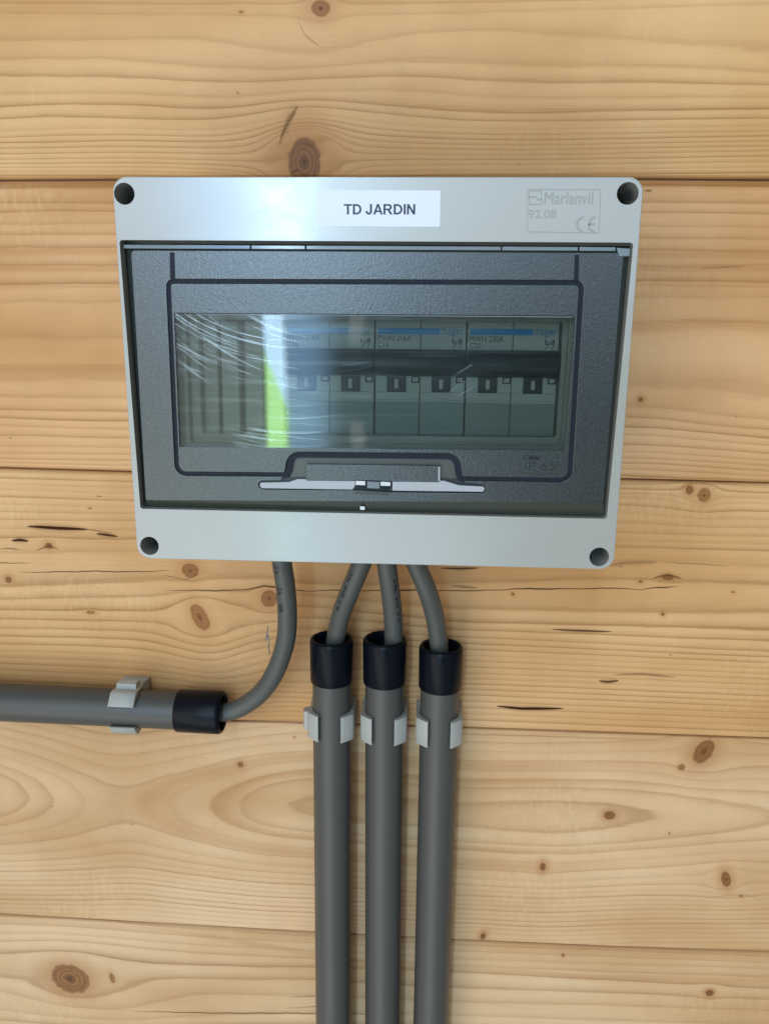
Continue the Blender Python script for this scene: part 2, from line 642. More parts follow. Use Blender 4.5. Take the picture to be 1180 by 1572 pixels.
def zpoly(pts, X):
    W_ = sorted(at(a, b, 0) for a, b in pts)
    xs = [q[0] for q in W_]
    zs = [q[1] for q in W_]
    s0 = (zs[1] - zs[0]) / (xs[1] - xs[0])
    s1 = (zs[-1] - zs[-2]) / (xs[-1] - xs[-2])
    out = np.interp(X, xs, zs)
    s0 = max(-.05, min(.05, s0))
    s1 = max(-.05, min(.05, s1))
    out = np.where(X < xs[0], zs[0] + (X - xs[0]) * s0, out)
    out = np.where(X > xs[-1], zs[-1] + (X - xs[-1]) * s1, out)
    return out


XG = np.concatenate([np.arange(-460, -268, 8.0), np.arange(-268, 262, 1.15), np.arange(262, 470, 8.0)])


def smooth_line(pts, X, sig=9.0):
    Xd = np.arange(-480, 490, 2.0)
    z = zpoly(pts, Xd)
    k = np.exp(-0.5 * (np.arange(-16, 17) * 2.0 / sig) ** 2)
    k /= k.sum()
    z = np.convolve(np.pad(z, 16, mode='reflect', reflect_type='odd'), k, 'valid')
    return np.interp(X, Xd, z)


def px_scale(px, py):
    a, b = at(px, py, 0), at(px + 10, py, 0)
    c = at(px, py + 10, 0)
    return (b[0] - a[0]) / 10, (a[1] - c[1]) / 10


P = {}
P[0] = dict(
    lines=[(-8, [(0, -70), (1180, -70)]), (-2, [(0, 20), (500, 30), (1180, 5)]),
           (-1, [(0, 62), (300, 63), (420, 92), (500, 100), (560, 74), (590, 65), (650, 54), (750, 50), (850, 60), (1000, 70), (1180, 83)]),
           (0, [(0, 91), (80, 90), (160, 91), (220, 97), (300, 111), (380, 118), (440, 121), (520, 112), (590, 103), (650, 100), (760, 101), (900, 104), (1000, 105), (1100, 108), (1180, 112)]),
           (1, [(0, 118), (100, 121), (200, 122), (300, 132), (400, 140), (470, 138), (590, 124), (650, 122), (760, 126), (850, 129), (950, 126), (1180, 131)]),
           (2, [(0, 148), (100, 146), (200, 147), (300, 157), (400, 163), (470, 160), (590, 146), (640, 144), (720, 149), (850, 152), (950, 151), (1180, 150)]),
           (3, [(0, 166), (100, 161), (200, 163), (300, 173), (400, 178), (590, 170), (700, 174), (800, 175), (900, 172), (1180, 168)]),
           (4, [(0, 183), (80, 178), (200, 183), (300, 189), (420, 191), (590, 183), (700, 186), (820, 187), (1180, 182)]),
           (5, [(0, 203), (100, 198), (200, 199), (300, 205), (420, 207), (590, 197), (820, 199), (1180, 194)]),
           (7, [(0, 220), (200, 217), (420, 226), (590, 214), (820, 216), (1180, 209)]),
           (10, [(0, 245), (200, 243), (420, 250), (590, 238), (820, 238), (1180, 232)]),
           (15, [(0, 276), (600, 276), (1180, 274)])],
    knots=[(492, 12, 15, 13, 0, .55, 2.2), (467, 248, 25, 38, 80, .92, 2.0), (370, 18, 3.5, 2.5, 0, .8, 1.3), (365, 142, 2.5, 2.5, 0, .35, 1.3)],
    cracks=[([(427, 226), (431, 210), (442, 186), (458, 163)], 16, .5), ([(429, 218), (436, 202), (446, 182), (456, 168)], 4, .7), ([(489.5, 222), (492, 240), (494, 268)], 13, .95),
            ([(445, 268), (452, 262), (462, 262)], 1.6, .7), ([(455, 8), (456.5, 22), (460, 38), (470, 55), (490, 70)], 3.5, .35)],
    bands=[([(0, 262), (600, 262), (1180, 262)], 14, .25)],
    early=(0.596, 0.345, 0.147), late=(.330, .160, .052), top=(0.5, .4), bot=(1.4, 1.0), gap=.5, amp=.84)
P[1] = dict(
    lines=[(-1, [(0, 272), (1180, 272)]), (0, [(0, 290), (170, 290), (1000, 285), (1180, 287)]), (1, [(0, 313), (170, 314), (1000, 312), (1180, 314)]),
           (2, [(0, 327), (80, 323), (170, 325), (1000, 327), (1180, 329)]), (3, [(0, 345), (170, 343), (1000, 349), (1180, 351)]),
           (4, [(0, 360), (170, 361), (1000, 367), (1180, 369)]), (5, [(0, 382), (30, 379), (90, 382), (180, 380), (1000, 386), (1180, 387)]),
           (6, [(0, 409), (100, 408), (180, 410), (1000, 410), (1080, 412), (1180, 408)]), (7, [(0, 438), (60, 439), (120, 436), (180, 438), (1000, 434), (1180, 437)]),
           (8, [(0, 470), (40, 463), (110, 468), (180, 464), (1000, 457), (1080, 459), (1180, 457)]),
           (9, [(0, 520), (180, 524), (800, 500), (1000, 498), (1060, 491), (1140, 492), (1180, 496)]),
           (10, [(0, 588), (35, 591), (80, 586), (190, 590), (1000, 600), (1100, 603), (1180, 620)]),
           (11, [(0, 611), (195, 614), (1000, 625), (1090, 637), (1180, 645)]), (12, [(0, 631), (195, 634), (1000, 641), (1090, 652), (1180, 661)]),
           (13, [(0, 642), (100, 648), (200, 648), (1000, 656), (1180, 674)]), (14, [(0, 655), (200, 661), (1000, 669), (1180, 686)]),
           (15, [(0, 670), (200, 674), (1000, 684), (1180, 697)]), (16, [(0, 686), (200, 688), (1000, 695), (1180, 708)]),
           (17, [(0, 697), (200, 698), (1000, 704), (1180, 716)]), (18, [(0, 705), (200, 708), (1000, 712), (1180, 724)]),
           (20, [(0, 717), (200, 722), (950, 730), (1180, 739)])],
    knots=[(983, 613, 3.5, 3.5, 0, 1.0, 2.6)],
    cracks=[([(988, 291), (995, 293), (1003, 292)], 2.5, .7), ([(1070, 411), (1100, 411), (1140, 409)], 1.6, .4)],
    bands=[([(0, 382), (180, 380), (1000, 386), (1180, 387)], 13, .55), ([(0, 410), (180, 411), (1000, 410), (1180, 409)], 9, .5),
           ([(0, 560), (780, 560), (900, 498), (1000, 498), (1060, 491), (1140, 492), (1180, 496)], 17, .42), ([(0, 439), (180, 438), (1000, 435), (1180, 437)], 5, .4),
           ([(0, 278), (1180, 278)], 12, .45)],  # last band: dimmer light on the top chamfer, painted as darker wood
    early=(0.591, 0.326, 0.145), late=(.345, .165, .058), top=(3.4, 1.6), bot=(.7, .6), gap=.55, amp=.88)
P[2] = dict(
    lines=[(-1, [(0, 712), (207, 718), (950, 732), (1180, 738)]), (0, [(0, 726), (207, 732), (950, 744), (1180, 750)]), (3, [(0, 752), (200, 760), (950, 764), (1180, 774)]),
           (5, [(0, 775), (200, 782), (950, 787), (1180, 799)]), (7, [(0, 799), (200, 802), (950, 818), (1180, 824)]),
           (9, [(0, 826), (200, 832), (950, 840), (1180, 846)]), (10, [(0, 850), (200, 852), (500, 862), (950, 864), (1040, 861), (1180, 872)]),
           (11, [(0, 900), (200, 897), (500, 900), (950, 893), (1180, 900)]),
           (12, [(0, 920), (130, 918), (280, 922), (450, 916), (700, 937), (950, 940), (1180, 943)]),
           (13, [(0, 937), (280, 940), (450, 930), (700, 957), (950, 962), (1180, 970)]),
           (14, [(0, 952), (280, 954), (340, 962), (450, 945), (700, 968), (1180, 985)]),
           (15, [(0, 967), (250, 968), (330, 985), (380, 968), (450, 962), (700, 979), (1180, 1001)]),
           (17, [(0, 990), (250, 995), (330, 1012), (380, 992), (450, 985), (700, 997), (1180, 1018)]),
           (19, [(0, 1010), (250, 1016), (340, 1032), (400, 1012), (450, 1008), (700, 1015), (1180, 1036)]),
           (21, [(0, 1030), (250, 1038), (340, 1050), (420, 1040), (450, 1050), (700, 1034), (1180, 1052)]),
           (25, [(0, 1063), (400, 1082), (440, 1072), (480, 1082), (700, 1067), (1180, 1087)]),
           (30, [(0, 1100), (480, 1114), (700, 1115), (1180, 1134)])],
    knots=[(292, 876, 13, 11, 0, .5, 1.7), (307, 948, 12, 22, 25, .42, 1.5), (413, 919, 13, 13, 0, .5, 1.5), (13, 890, 5, 5, 0, .75, 1.8),
           (1058, 752, 6, 7, 0, .7, 1.6), (1080, 760, 10, 11, 0, .4, 1.6), (1025, 887, 9, 4, 0, .7, 1.6), (983, 893, 3, 2.5, 0, .8, 1.8), (1125, 909, 3, 2, 0, .6, 1.5),
           (1017, 943, 3, 3, 0, .8, 2.0), (787, 912, 2.5, 2.5, 0, .8, 1.6), (138, 780, 3, 2, 0, .4, 1.5), (75, 838, 6, 5, 0, .6, 1.5), (139, 940, 8, 3, 0, .3, 1.5)],
    cracks=[([(40, 808), (62, 809), (90, 811), (118, 812), (137, 813)], 6.2, 1.0), ([(130, 812), (150, 815), (172, 819)], 2.0, .55), ([(146, 819), (163, 821), (182, 824)], 4.6, .95),
            ([(17, 830), (31, 829), (45, 831)], 5.0, 1.0), ([(0, 842), (15, 842), (34, 844)], 2.0, .6), ([(55, 845), (75, 838), (92, 844)], 2.2, .7),
            ([(-90, 863), (0, 864), (50, 865)], 1.3, .9), ([(28, 879), (150, 877), (200, 878), (262, 876)], 1.5, .9), ([(250, 883), (288, 890), (306, 880)], 1.1, .6),
            ([(250, 906), (340, 907), (378, 905), (405, 900), (430, 902), (470, 908), (500, 906), (560, 907), (640, 906), (700, 907), (770, 906), (783, 904), (870, 904), (955, 903), (985, 906), (1002, 902), (1045, 901)], 1.7, 1.0),
            ([(1000, 888), (1025, 882), (1048, 889)], 3.0, .75), ([(845, 966), (880, 968), (940, 970)], 3.4, .9), ([(940, 1036), (985, 1035), (1038, 1040)], 3.0, .55),
            ([(917, 1045), (932, 1047), (952, 1045)], 4.2, .9), ([(760, 1084), (800, 1088), (830, 1088), (866, 1088)], 5.4, 1.0), ([(675, 872), (705, 873), (737, 872)], 3.6, .9),
            ([(690, 899), (712, 901), (735, 903)], 3.2, .5), ([(925, 869), (960, 864), (1010, 863)], 6.5, .38), ([(145, 762), (158, 763)], 1.6, .6), ([(1010, 862), (1060, 865), (1120, 869)], 1.6, .5)],
    bands=[([(0, 744), (1180, 760)], 10, .15)],
    early=(0.581, 0.328, 0.142), late=(.310, .155, .052), top=(1.2, .7), bot=(.5, .5), gap=.40, amp=.78)
P[3] = dict(cathedral=True,
    knots=[(369, 1174, 5, 4.5, 0, .65, 1.9), (1080, 1154, 14, 20, -25, .75, 1.5), (1046, 1178, 6, 5, 0, .45, 1.5), (935, 1252, 9, 6.5, 0, .8, 1.5), (833, 1331, 4.5, 6, 0, .9, 2.4),
           (1114, 1350, 7.5, 12, 15, .8, 2.0), (741, 1438, 4, 5.5, -15, .95, 2.4), (1027, 1280, 1.8, 1.8, 0, .9, 1.3), (1137, 1376, 4, 2, 0, .3, 1.6), (452, 1132, 2, 2, 0, .7, 1.3)],
    cracks=[([(700, 1127), (850, 1131), (1000, 1136)], 1.6, .35), ([(1085, 1378), (1140, 1374), (1165, 1379)], 1.3, .3)],
    bands=[],
    early=(0.577, 0.366, 0.189), late=(.360, .190, .075), top=(.7, .5), bot=(.5, .4), gap=.36, amp=.78)
P[4] = dict(
    lines=[(-1, [(0, 1395), (490, 1428), (700, 1440), (1180, 1456)]), (0, [(0, 1412), (490, 1440), (700, 1452), (1180, 1470)]), (1, [(0, 1425), (490, 1450), (700, 1462), (1180, 1480)]),
           (2, [(0, 1440), (490, 1462), (700, 1474), (1180, 1489)]), (3, [(0, 1452), (490, 1474), (700, 1484), (1180, 1502)]),
           (4, [(0, 1470), (200, 1484), (490, 1487), (700, 1493), (1180, 1519)]), (5, [(0, 1502), (180, 1522), (250, 1505), (490, 1505), (700, 1518), (1180, 1535)]),
           (6, [(0, 1520), (200, 1545), (300, 1528), (490, 1532), (700, 1540), (1180, 1553)]), (7, [(0, 1548), (200, 1562), (490, 1556), (700, 1561), (1180, 1575)]),
           (9, [(0, 1580), (490, 1590), (700, 1595), (1180, 1605)]), (14, [(0, 1700), (1180, 1720)])],
    knots=[(108, 1503, 30, 21, -25, .72, 1.35), (1089, 1525, 6.5, 5, 10, 1.25, 1.5), (864, 1467, 2.5, 2.5, 0, .7, 1.6), (172, 1502, 4, 8, 10, .4, 1.6)],
    cracks=[([(200, 1553), (340, 1556), (430, 1556), (600, 1558)], 1.7, .75), ([(440, 1531), (480, 1530), (520, 1532)], 1.5, .5), ([(440, 1548), (485, 1546), (540, 1548)], 1.3, .5)],
    bands=[([(0, 1407), (490, 1435), (700, 1445), (1180, 1465)], 14, .30), ([(0, 1380), (600, 1482), (700, 1484), (900, 1496), (1180, 1503)], 10, .35)],
    early=(0.577, 0.373, 0.196), late=(.300, .150, .055), top=(1.2, .6), bot=(.5, .4), gap=.40, amp=.72)


P[5] = dict(plain=.7, knots=[(250, 1800, 12, 10, 0, .6, 1.6), (900, 1900, 8, 10, 10, .7, 1.6)], cracks=[([(500, 1850), (560, 1852), (640, 1851)], 2.5, .7)], bands=[],
    early=(0.586, 0.340, 0.152), late=(.330, .170, .062), top=(1.2, .6), bot=(.7, .6), gap=.45, amp=.8)
P[6] = dict(plain=2.1, knots=[(300, -300, 9, 9, 0, .6, 1.6), (800, -420, 12, 10, 0, .7, 1.6)], cracks=[([(500, -300), (560, -302), (640, -301)], 2.5, .7)], bands=[],
    early=(0.591, 0.347, 0.152), late=(.330, .170, .062), top=(1.2, .6), bot=(.7, .6), gap=.45, amp=.8)


def plank_field(i, X, Z):
    """ring coordinate over a (ncol, nrow) grid, X:(n,1) Z:(n,m) in mm."""
    d = P[i]
    n, m = Z.shape
    # the grain flows round every knot
    Ze = Z.copy()
    for (px, py, rx, ry, tilt, dark, halo) in d['knots']:
        kx, kz = at(px, py, 0)
        sx, sz = px_scale(px, py)
        a, b = rx * sx * 1.25, ry * sz * 1.25
        a = max(a, b * 1.0)
        dx, dz = (X - kx) / (a * 1.35), (Z - kz) / b
        rho2 = dx * dx + dz * dz
        Ze = Ze - (Z - kz) * np.minimum(1.0, 1.0 / np.maximum(rho2, 1e-4)) * np.exp(-rho2 / 40) * (0.9 if rx > 6 else .6)
    if d.get('cathedral'):
        gpx = [-200, 0, 55, 100, 158, 190, 212, 260, 322, 370, 400, 430, 490, 600, 710, 850, 950, 1018, 1180, 1400]
        gv = [7600, 5700, 4100, 2600, 400, -150, 100, 1500, 3150, 4500, 5250, 5757, 6200, 6300, 6120, 6500, 6050, 5757, 4600, 3000]
        zpx = [-200, 0, 158, 330, 480, 710, 850, 1018, 1400]
        zpy = [1212, 1220, 1236, 1238, 1236, 1252, 1256, 1250, 1256]
        xw = [at(a, 1240, 0)[0] for a in gpx]
        G = np.interp(X[:, 0], xw, gv)
        k = np.exp(-0.5 * (np.arange(-12, 13) / 6.0) ** 2)
        k /= k.sum()
        G = np.convolve(np.pad(G, 12, mode='edge'), k, 'valid')
        sc = px_scale(590, 1240)[1]
        zc = smooth_line(list(zip(zpx, zpy)), X[:, 0], 12)[:, None]
        dz = (Ze - zc) / sc
        q = np.sign(dz * dz - G[:, None]) * np.abs(dz * dz - G[:, None])
        topq = [-9000, -7200, -5757, -4300, -3105, -1300, 900, 3500, 6200, 9000, 12000, 15500, 20000]
        botq = [-9000, -7200, -5757, -4300, -3105, -1300, 900, 3600, 6000, 8000, 10000, 12000, 14000, 16200, 18600, 21000, 23600, 26200, 29000, 32000, 35000, 40000]
        rt = np.interp(q, topq, np.arange(len(topq)))
        rb = np.interp(q, botq, np.arange(len(botq)))
        t = np.clip(dz / 24 * .5 + .5, 0, 1)
        t = t * t * (3 - 2 * t)
        return rb * (1 - t) + rt * t
    if 'plain' in d:       # boards beyond the photographed ones
        ph = d['plain']
        Zr = Ze + 2.5 * np.sin(X / 95 + ph) + 1.2 * np.sin(X / 37 + 2 * ph)
        return -Zr / 9.0 + 2.2 * np.sin(Zr / 38 + ph)
    if 'lines' in d:
        LZ = np.stack([smooth_line(p, X[:, 0]) for _, p in d['lines']], 0)   # descending z
        idx = np.array([k for k, _ in d['lines']], float)
        # remove crossings
        for k in range(1, LZ.shape[0]):
            LZ[k] = np.minimum(LZ[k], LZ[k - 1] - 0.6)
        R = np.empty_like(Z)
        for c in range(n):
            R[c] = np.interp(-Ze[c], -LZ[:, c], idx)
        return R
    return None


def plank_material(i, ncr):
    d = P[i]
    m = bpy.data.materials.new('pine')
    m.use_nodes = True
    t = NT(m.node_tree)
    off = (i * .37, 0, i * .11)
    R = t.attr('ring')
    cw = t.coords((6, 1, 60), off)
    wob = t.noise(cw, 1.0, 2, .5)
    cw2 = t.coords((40, 1, 260), off)
    wob2 = t.noise(cw2, 1.0, 3, .6)
    Rw = t.m('ADD', R, t.m('ADD', t.m('MULTIPLY', t.m('SUBTRACT', wob, .5), .40), t.m('MULTIPLY', t.m('SUBTRACT', wob2, .5), .22)))
    fl = t.m('FLOOR', Rw)
    fr = t.m('SUBTRACT', Rw, fl)
    wn = t.n('ShaderNodeTexWhiteNoise', noise_dimensions='1D')
    t.put(wn.inputs['W'], t.m('ADD', fl, i * 31.0))
    amp = t.m('ADD', .35, t.m('MULTIPLY', wn.outputs['Value'], .90))
    prof = t.ramp(fr, [(0.0, 0.55), (0.06, 0.30), (0.16, 0.06), (0.45, 0.0), (0.72, .14), (0.86, .46), (0.94, .95), (1.0, 1.0)], 'EASE')
    prof = t.ramp(fr, [(0.0, 0.16), (0.08, 0.04), (0.30, 0.03), (0.55, .17), (0.75, .42), (0.87, .80), (0.93, .80), (1.0, 0.16)], 'EASE')
    line = t.m('MULTIPLY', t.m('MULTIPLY', prof, amp), t.m('MULTIPLY', t.attr('lineamp'), d['amp']))
    # strength wanders along the line
    cl = t.coords((9, 1, 30), (3 + i, 0, 1))
    line = t.m('MULTIPLY', line, t.m('ADD', .55, t.m('MULTIPLY', t.noise(cl, 1.0, 3, .6), .9)))
    # board tone: clouds, fibre streaks, medullary sheen put into the colour
    cc = t.coords((5, 1, 16), off)
    cloud = t.noise(cc, 1.0, 3, .5)
    early = d['early']
    c0 = t.mix(t.step(cloud, .28, .72), tuple(a * b for a, b in zip(early, (.86, .79, .68))), tuple(a * b for a, b in zip(early, (1.16, 1.24, 1.40))))
    cpk = t.coords((3, 1, 9), (7 + i * 2, 0, 2))
    pk = t.step(t.noise(cpk, 1.0, 2, .5), .5, .75)
    c0 = t.mix(t.m('MULTIPLY', pk, .35), c0, tuple(a * b for a, b in zip(early, (1.0, .88, .84))))
    c1 = t.mix(line, c0, d['late'])
    cf = t.coords((26, 1, 1500), off)
    fib = t.noise(cf, 1.0, 3, .65)
    cf2 = t.coords((90, 1, 3200), off)
    fib2 = t.noise(cf2, 1.0, 2, .6)
    shade = t.m('ADD', .90, t.m('ADD', t.m('MULTIPLY', fib, .13), t.m('MULTIPLY', fib2, .08)))
    # ripples across the grain
    cr_ = t.coords((55, 1, 14), (2 * i, 0, 5))
    rip = t.noise(cr_, 1.0, 3, .6)
    shade = t.m('ADD', shade, t.m('MULTIPLY', t.m('SUBTRACT', rip, .5), .16))
    cg = t.coords((900, 1, 900))
    gr = t.noise(cg, 1.0, 2, .7)
    shade = t.m('ADD', shade, t.m('MULTIPLY', t.m('SUBTRACT', gr, .5), .10))
    sc = t.n('ShaderNodeCombineColor')
    for k in range(3):
        t.put(sc.inputs[k], shade)
    c2 = t.mix(1.0, c1, sc.outputs[0], 'MULTIPLY')
    # silky patches: the sheen of turning fibres, put into the colour
    sp1 = t.step(t.noise(t.coords((7, 1, 11), (11 + i * 5, 0, 3)), 1.0, 2, .5), .50, .72)
    sp2 = t.noise(t.coords((420, 1, 130), off), 1.0, 3, .6)
    silk = t.m('MULTIPLY', sp1, t.step(sp2, .42, .70))
    c2 = t.mix(t.m('MULTIPLY', silk, .17), c2, (.86, .66, .42))
    # short dark flecks (resin canals)
    ck = t.coords((160, 1, 2600), off)
    fleck = t.step(t.noise(ck, 1.0, 1, .5), .74, .80)
    c2 = t.mix(t.m('MULTIPLY', fleck, .28), c2, (.26, .13, .05))
    vo = t.n('ShaderNodeTexVoronoi')
    t.put(vo.inputs['Vector'], t.coords((55, 1, 90), (i * 3, 0, 0)))
    vo.inputs['Scale'].default_value = 1.0
    spk = t.m('MULTIPLY', t.step(vo.outputs['Distance'], .045, .028), t.step(t.noise(t.coords((8, 1, 8), off), 1., 1, .5), .52, .58))
    c2 = t.mix(t.m('MULTIPLY', spk, .7), c2, (.12, .055, .02))
    # darker bands
    band = t.attr('band')
    c2 = t.mix(band, c2, t.mix(1.0, c2, (.74, .60, .44), 'MULTIPLY'))
    # knots
    halo = t.attr('halo')
    c3 = t.mix(t.m('MULTIPLY', halo, t.m('ADD', .38, t.m('MULTIPLY', wob2, .9))), c2, tuple(a * b for a, b in zip(early, (.66, .47, .32))))
    kr = t.attr('knotrho')
    kn = t.m('ADD', kr, t.m('MULTIPLY', t.m('SUBTRACT', t.noise(t.coords((260, 1, 260)), 1.0, 3, .6), .5), .42))
    kring = t.m('SINE', t.m('MULTIPLY', kn, 27.0))
    kd = t.attr('knotdark')
    light = t.mix(1.0, c3, (.86, .70, .52), 'MULTIPLY')
    kcol = t.mix(t.m('MULTIPLY', kd, .78), light, (.20, .092, .036))
    rm = t.m('MULTIPLY', t.m('ADD', kring, 1.0), .30)
    kcol = t.mix(rm, kcol, t.mix(1.0, kcol, (.50, .38, .28), 'MULTIPLY'))
    kcol = t.mix(t.m('MULTIPLY', t.step(kn, .36, .10), .80), kcol, (.085, .034, .013))
    kcol = t.mix(t.m('MULTIPLY', t.step(kn, .80, .96), t.m('ADD', .35, t.m('MULTIPLY', kd, .45))), kcol, (.13, .055, .020))
    km = t.step(kn, 1.08, .86)
    c4 = t.mix(km, c3, kcol)
    # checks, resin pockets
    cracks = None
    h = None
    for k in range(ncr):
        a = t.m('ABSOLUTE', t.attr('crack%d' % k))
        dk = d['cracks'][k][2]
        q = t.m('MULTIPLY', t.step(a, 1.15, .55), dk)
        q2 = t.m('MULTIPLY', t.step(a, 3.2, .8), dk * .30)
        q = t.m('MAXIMUM', q, q2)
        cracks = q if cracks is None else t.m('MAXIMUM', cracks, q)
    if cracks is not None:
        c4 = t.mix(cracks, c4, (.045, .018, .008))
    c5 = t.mix(t.attr('edge_shade'), c4, t.mix(1.0, c4, (.62, .50, .36), 'MULTIPLY'))  # chamfers and joint sides darkened: shade of the joints put into the colour
    p = t.n('ShaderNodeBsdfPrincipled')
    t.put(p.inputs['Base Color'], c5)
    t.put(p.inputs['Roughness'], t.m('ADD', .34, t.m('MULTIPLY', fib, .16)))
    t.put(p.inputs['Specular IOR Level'], t.m('MULTIPLY', t.m('SUBTRACT', 1.0, cracks if cracks is not None else 0.0), .15))
    hh = t.m('ADD', t.m('MULTIPLY', line, -.35), t.m('MULTIPLY', fib, .25))
    hh = t.m('ADD', hh, t.m('MULTIPLY', rip, .6))
    if cracks is not None:
        hh = t.m('SUBTRACT', hh, t.m('MULTIPLY', cracks, 2.0))
    t.put(p.inputs['Normal'], t.bump(hh, .35, 0.0004))
    o = t.n('ShaderNodeOutputMaterial')
    t.t.links.new(p.outputs[0], o.inputs[0])
    return m


def make_plank(i, ztop, zbot, parent, label=None):
    d = P[i]
    X = XG
    g = d['gap']
    zt = ztop(X) - g
    zb = zbot(X) + g
    (wt, dt), (wb, db) = d['top'], d['bot']
    top_rows = [(0, 14), (0, dt), (wt * .45, dt * .42), (wt * .8, dt * .08), (wt, 0)]
    bot_rows = [(wb, 0), (wb * .8, db * .08), (wb * .45, db * .42), (0, db), (0, 14)]
    H = float(np.mean(zt - zb))
    nrow = max(10, int(H / 1.15))
    inner = np.linspace(0, 1, nrow + 2)[1:-1]
    cols, ys = [], []
    for o_, y_ in top_rows:
        cols.append(zt - o_)
        ys.append(y_)
    a, b = zt - wt, zb + wb
    for s_ in inner:
        cols.append(a + (b - a) * s_)
        ys.append(0)
    for o_, y_ in bot_rows:
        cols.append(zb + o_)
        ys.append(y_)
    Zg = np.stack(cols, 1)
    n, m = Zg.shape
    ys = np.array(ys, float)
    Xg = np.repeat(X[:, None], m, 1)
    # boards cup very slightly
    tt = (Zg - zb[:, None]) / (zt - zb)[:, None]
    Yg = np.repeat(ys[None, :], n, 0)
    co = np.stack([Xg, Yg, Zg], -1).reshape(-1, 3) * S
    me = bpy.data.meshes.new('plank')
    me.vertices.add(n * m)
    me.vertices.foreach_set('co', co.ravel())
    ii = np.arange(n - 1)[:, None] * m + np.arange(m - 1)[None, :]
    quads = np.stack([ii, ii + 1, ii + m + 1, ii + m], -1).reshape(-1, 4)
    nf = len(quads)
    me.loops.add(nf * 4)
    me.loops.foreach_set('vertex_index', quads.ravel())
    me.polygons.add(nf)
    me.polygons.foreach_set('loop_start', np.arange(nf) * 4)
    me.polygons.foreach_set('use_smooth', np.ones(nf, bool))
    me.update(calc_edges=True)
    R = plank_field(i, X[:, None], Zg)

    def put(name, arr):
        at_ = me.attributes.new(name, 'FLOAT', 'POINT')
        at_.data.foreach_set('value', np.ascontiguousarray(arr, dtype=np.float32).ravel())
    put('ring', R)
    rho = np.full(Zg.shape, 9.0)
    dark = np.zeros(Zg.shape)
    halo = np.zeros(Zg.shape)
    lamp = np.ones(Zg.shape)
    for (px, py, rx, ry, tilt, dk, hl) in d['knots']:
        kx, kz = at(px, py, 0)
        sx, sz = px_scale(px, py)
        a_, b_ = rx * sx, ry * sz
        th = math.radians(tilt if tilt != 80 else 0)
        dx, dz = Xg - kx, Zg - kz
        ex = (dx * math.cos(th) + dz * math.sin(th)) / a_
        ez = (-dx * math.sin(th) + dz * math.cos(th)) / b_
        r = np.sqrt(ex * ex + ez * ez)
        upd = r < rho
        rho = np.where(upd, r, rho)
        dark = np.where(upd & (r < 2.2), dk, dark)
        hr = np.clip(1 - (r - 1) / (hl * 1.0), 0, 1)
        halo = np.maximum(halo, hr ** 1.4 * min(1, .8 * dk + .1))
    put('knotrho', np.minimum(rho, 3))
    put('knotdark', np.clip(dark, 0, 1))
    put('halo', halo)
    put('lineamp', lamp)
    band = np.zeros(Zg.shape)
    for pts, wd, stg in d['bands']:
        zc = smooth_line(pts, X, 5)[:, None]
        sc_ = px_scale(600, pts[0][1])[1]
        t_ = (zc - Zg) / (wd * sc_)
        prof = np.clip((t_ + .12) / .12, 0, 1) * np.clip(1.0 - (t_ - .55) / .5, 0, 1)
        band = np.maximum(band, prof * stg)
    if d.get('cathedral'):            # broad brownish arches of late wood
        for lo_, hi_, sg_ in ((4.55, 5.75, .50), (2.9, 4.05, .48)):
            b_ = np.clip((R - lo_) / (hi_ - lo_), 0, 1)
            b_ = np.where((R > lo_) & (R < hi_), np.sin(np.pi * b_ ** 1.6), 0) * sg_
            b_ = b_ * np.clip((Xg - at(190, 1240, 0)[0]) / 12, .25, 1) * np.clip((at(1100, 1240, 0)[0] - Xg) / 120, .15, 1)
            band = np.maximum(band, b_)
    put('band', band)
    for k, (pts, wd, dk) in enumerate(d['cracks']):
        W_ = [at(a, b, 0) for a, b in pts]
        xs = np.array([q[0] for q in W_])
        zs = np.array([q[1] for q in W_])
        zc = np.interp(X, xs, zs)
        L = xs[-1] - xs[0]
        s_ = np.clip((X - xs[0]) / L, 0, 1)
        sc_ = px_scale(pts[0][0], pts[0][1])[1]
        if len(pts) > 8:
            prof = np.clip(np.minimum(s_, 1 - s_) * 30, 0, 1) * (.75 + .4 * np.sin(X * .13) * np.sin(X * .047 + 1))
        else:
            prof = np.sin(np.pi * s_) ** .6
        inside = (X > xs[0]) & (X < xs[-1])
        half = np.where(inside, prof * wd * sc_ * .5, 0) + 1e-4
        wig = .25 * np.sin(X * .31 + k) + .15 * np.sin(X * .83 + 2 * k) if wd < 2 else 0
        put('crack%d' % k, np.clip((Zg - (zc + wig * .5)[:, None]) / half[:, None], -60, 60))
    eg = np.zeros(Zg.shape)
    eg[:, ys > .02] = .35
    eg[:, ys > 3] = 1
    put('edge_shade', eg)
    o = link_mesh('plank', me, plank_material(i, len(d['cracks'])), parent, smooth=0)
    me.polygons.foreach_set('use_smooth', [True] * len(me.polygons))
    if label:
        o['label'] = label
    return o


wall = empty('wooden_wall', (0, 0, 0), 'varnished pine plank wall with knots and cracks, behind the grey box and pipes', 'wall')


def seamf(k):
    return lambda X: zpoly(SEAMS[k], X)


def const(zv):
    return lambda X: np.full_like(X, zv)


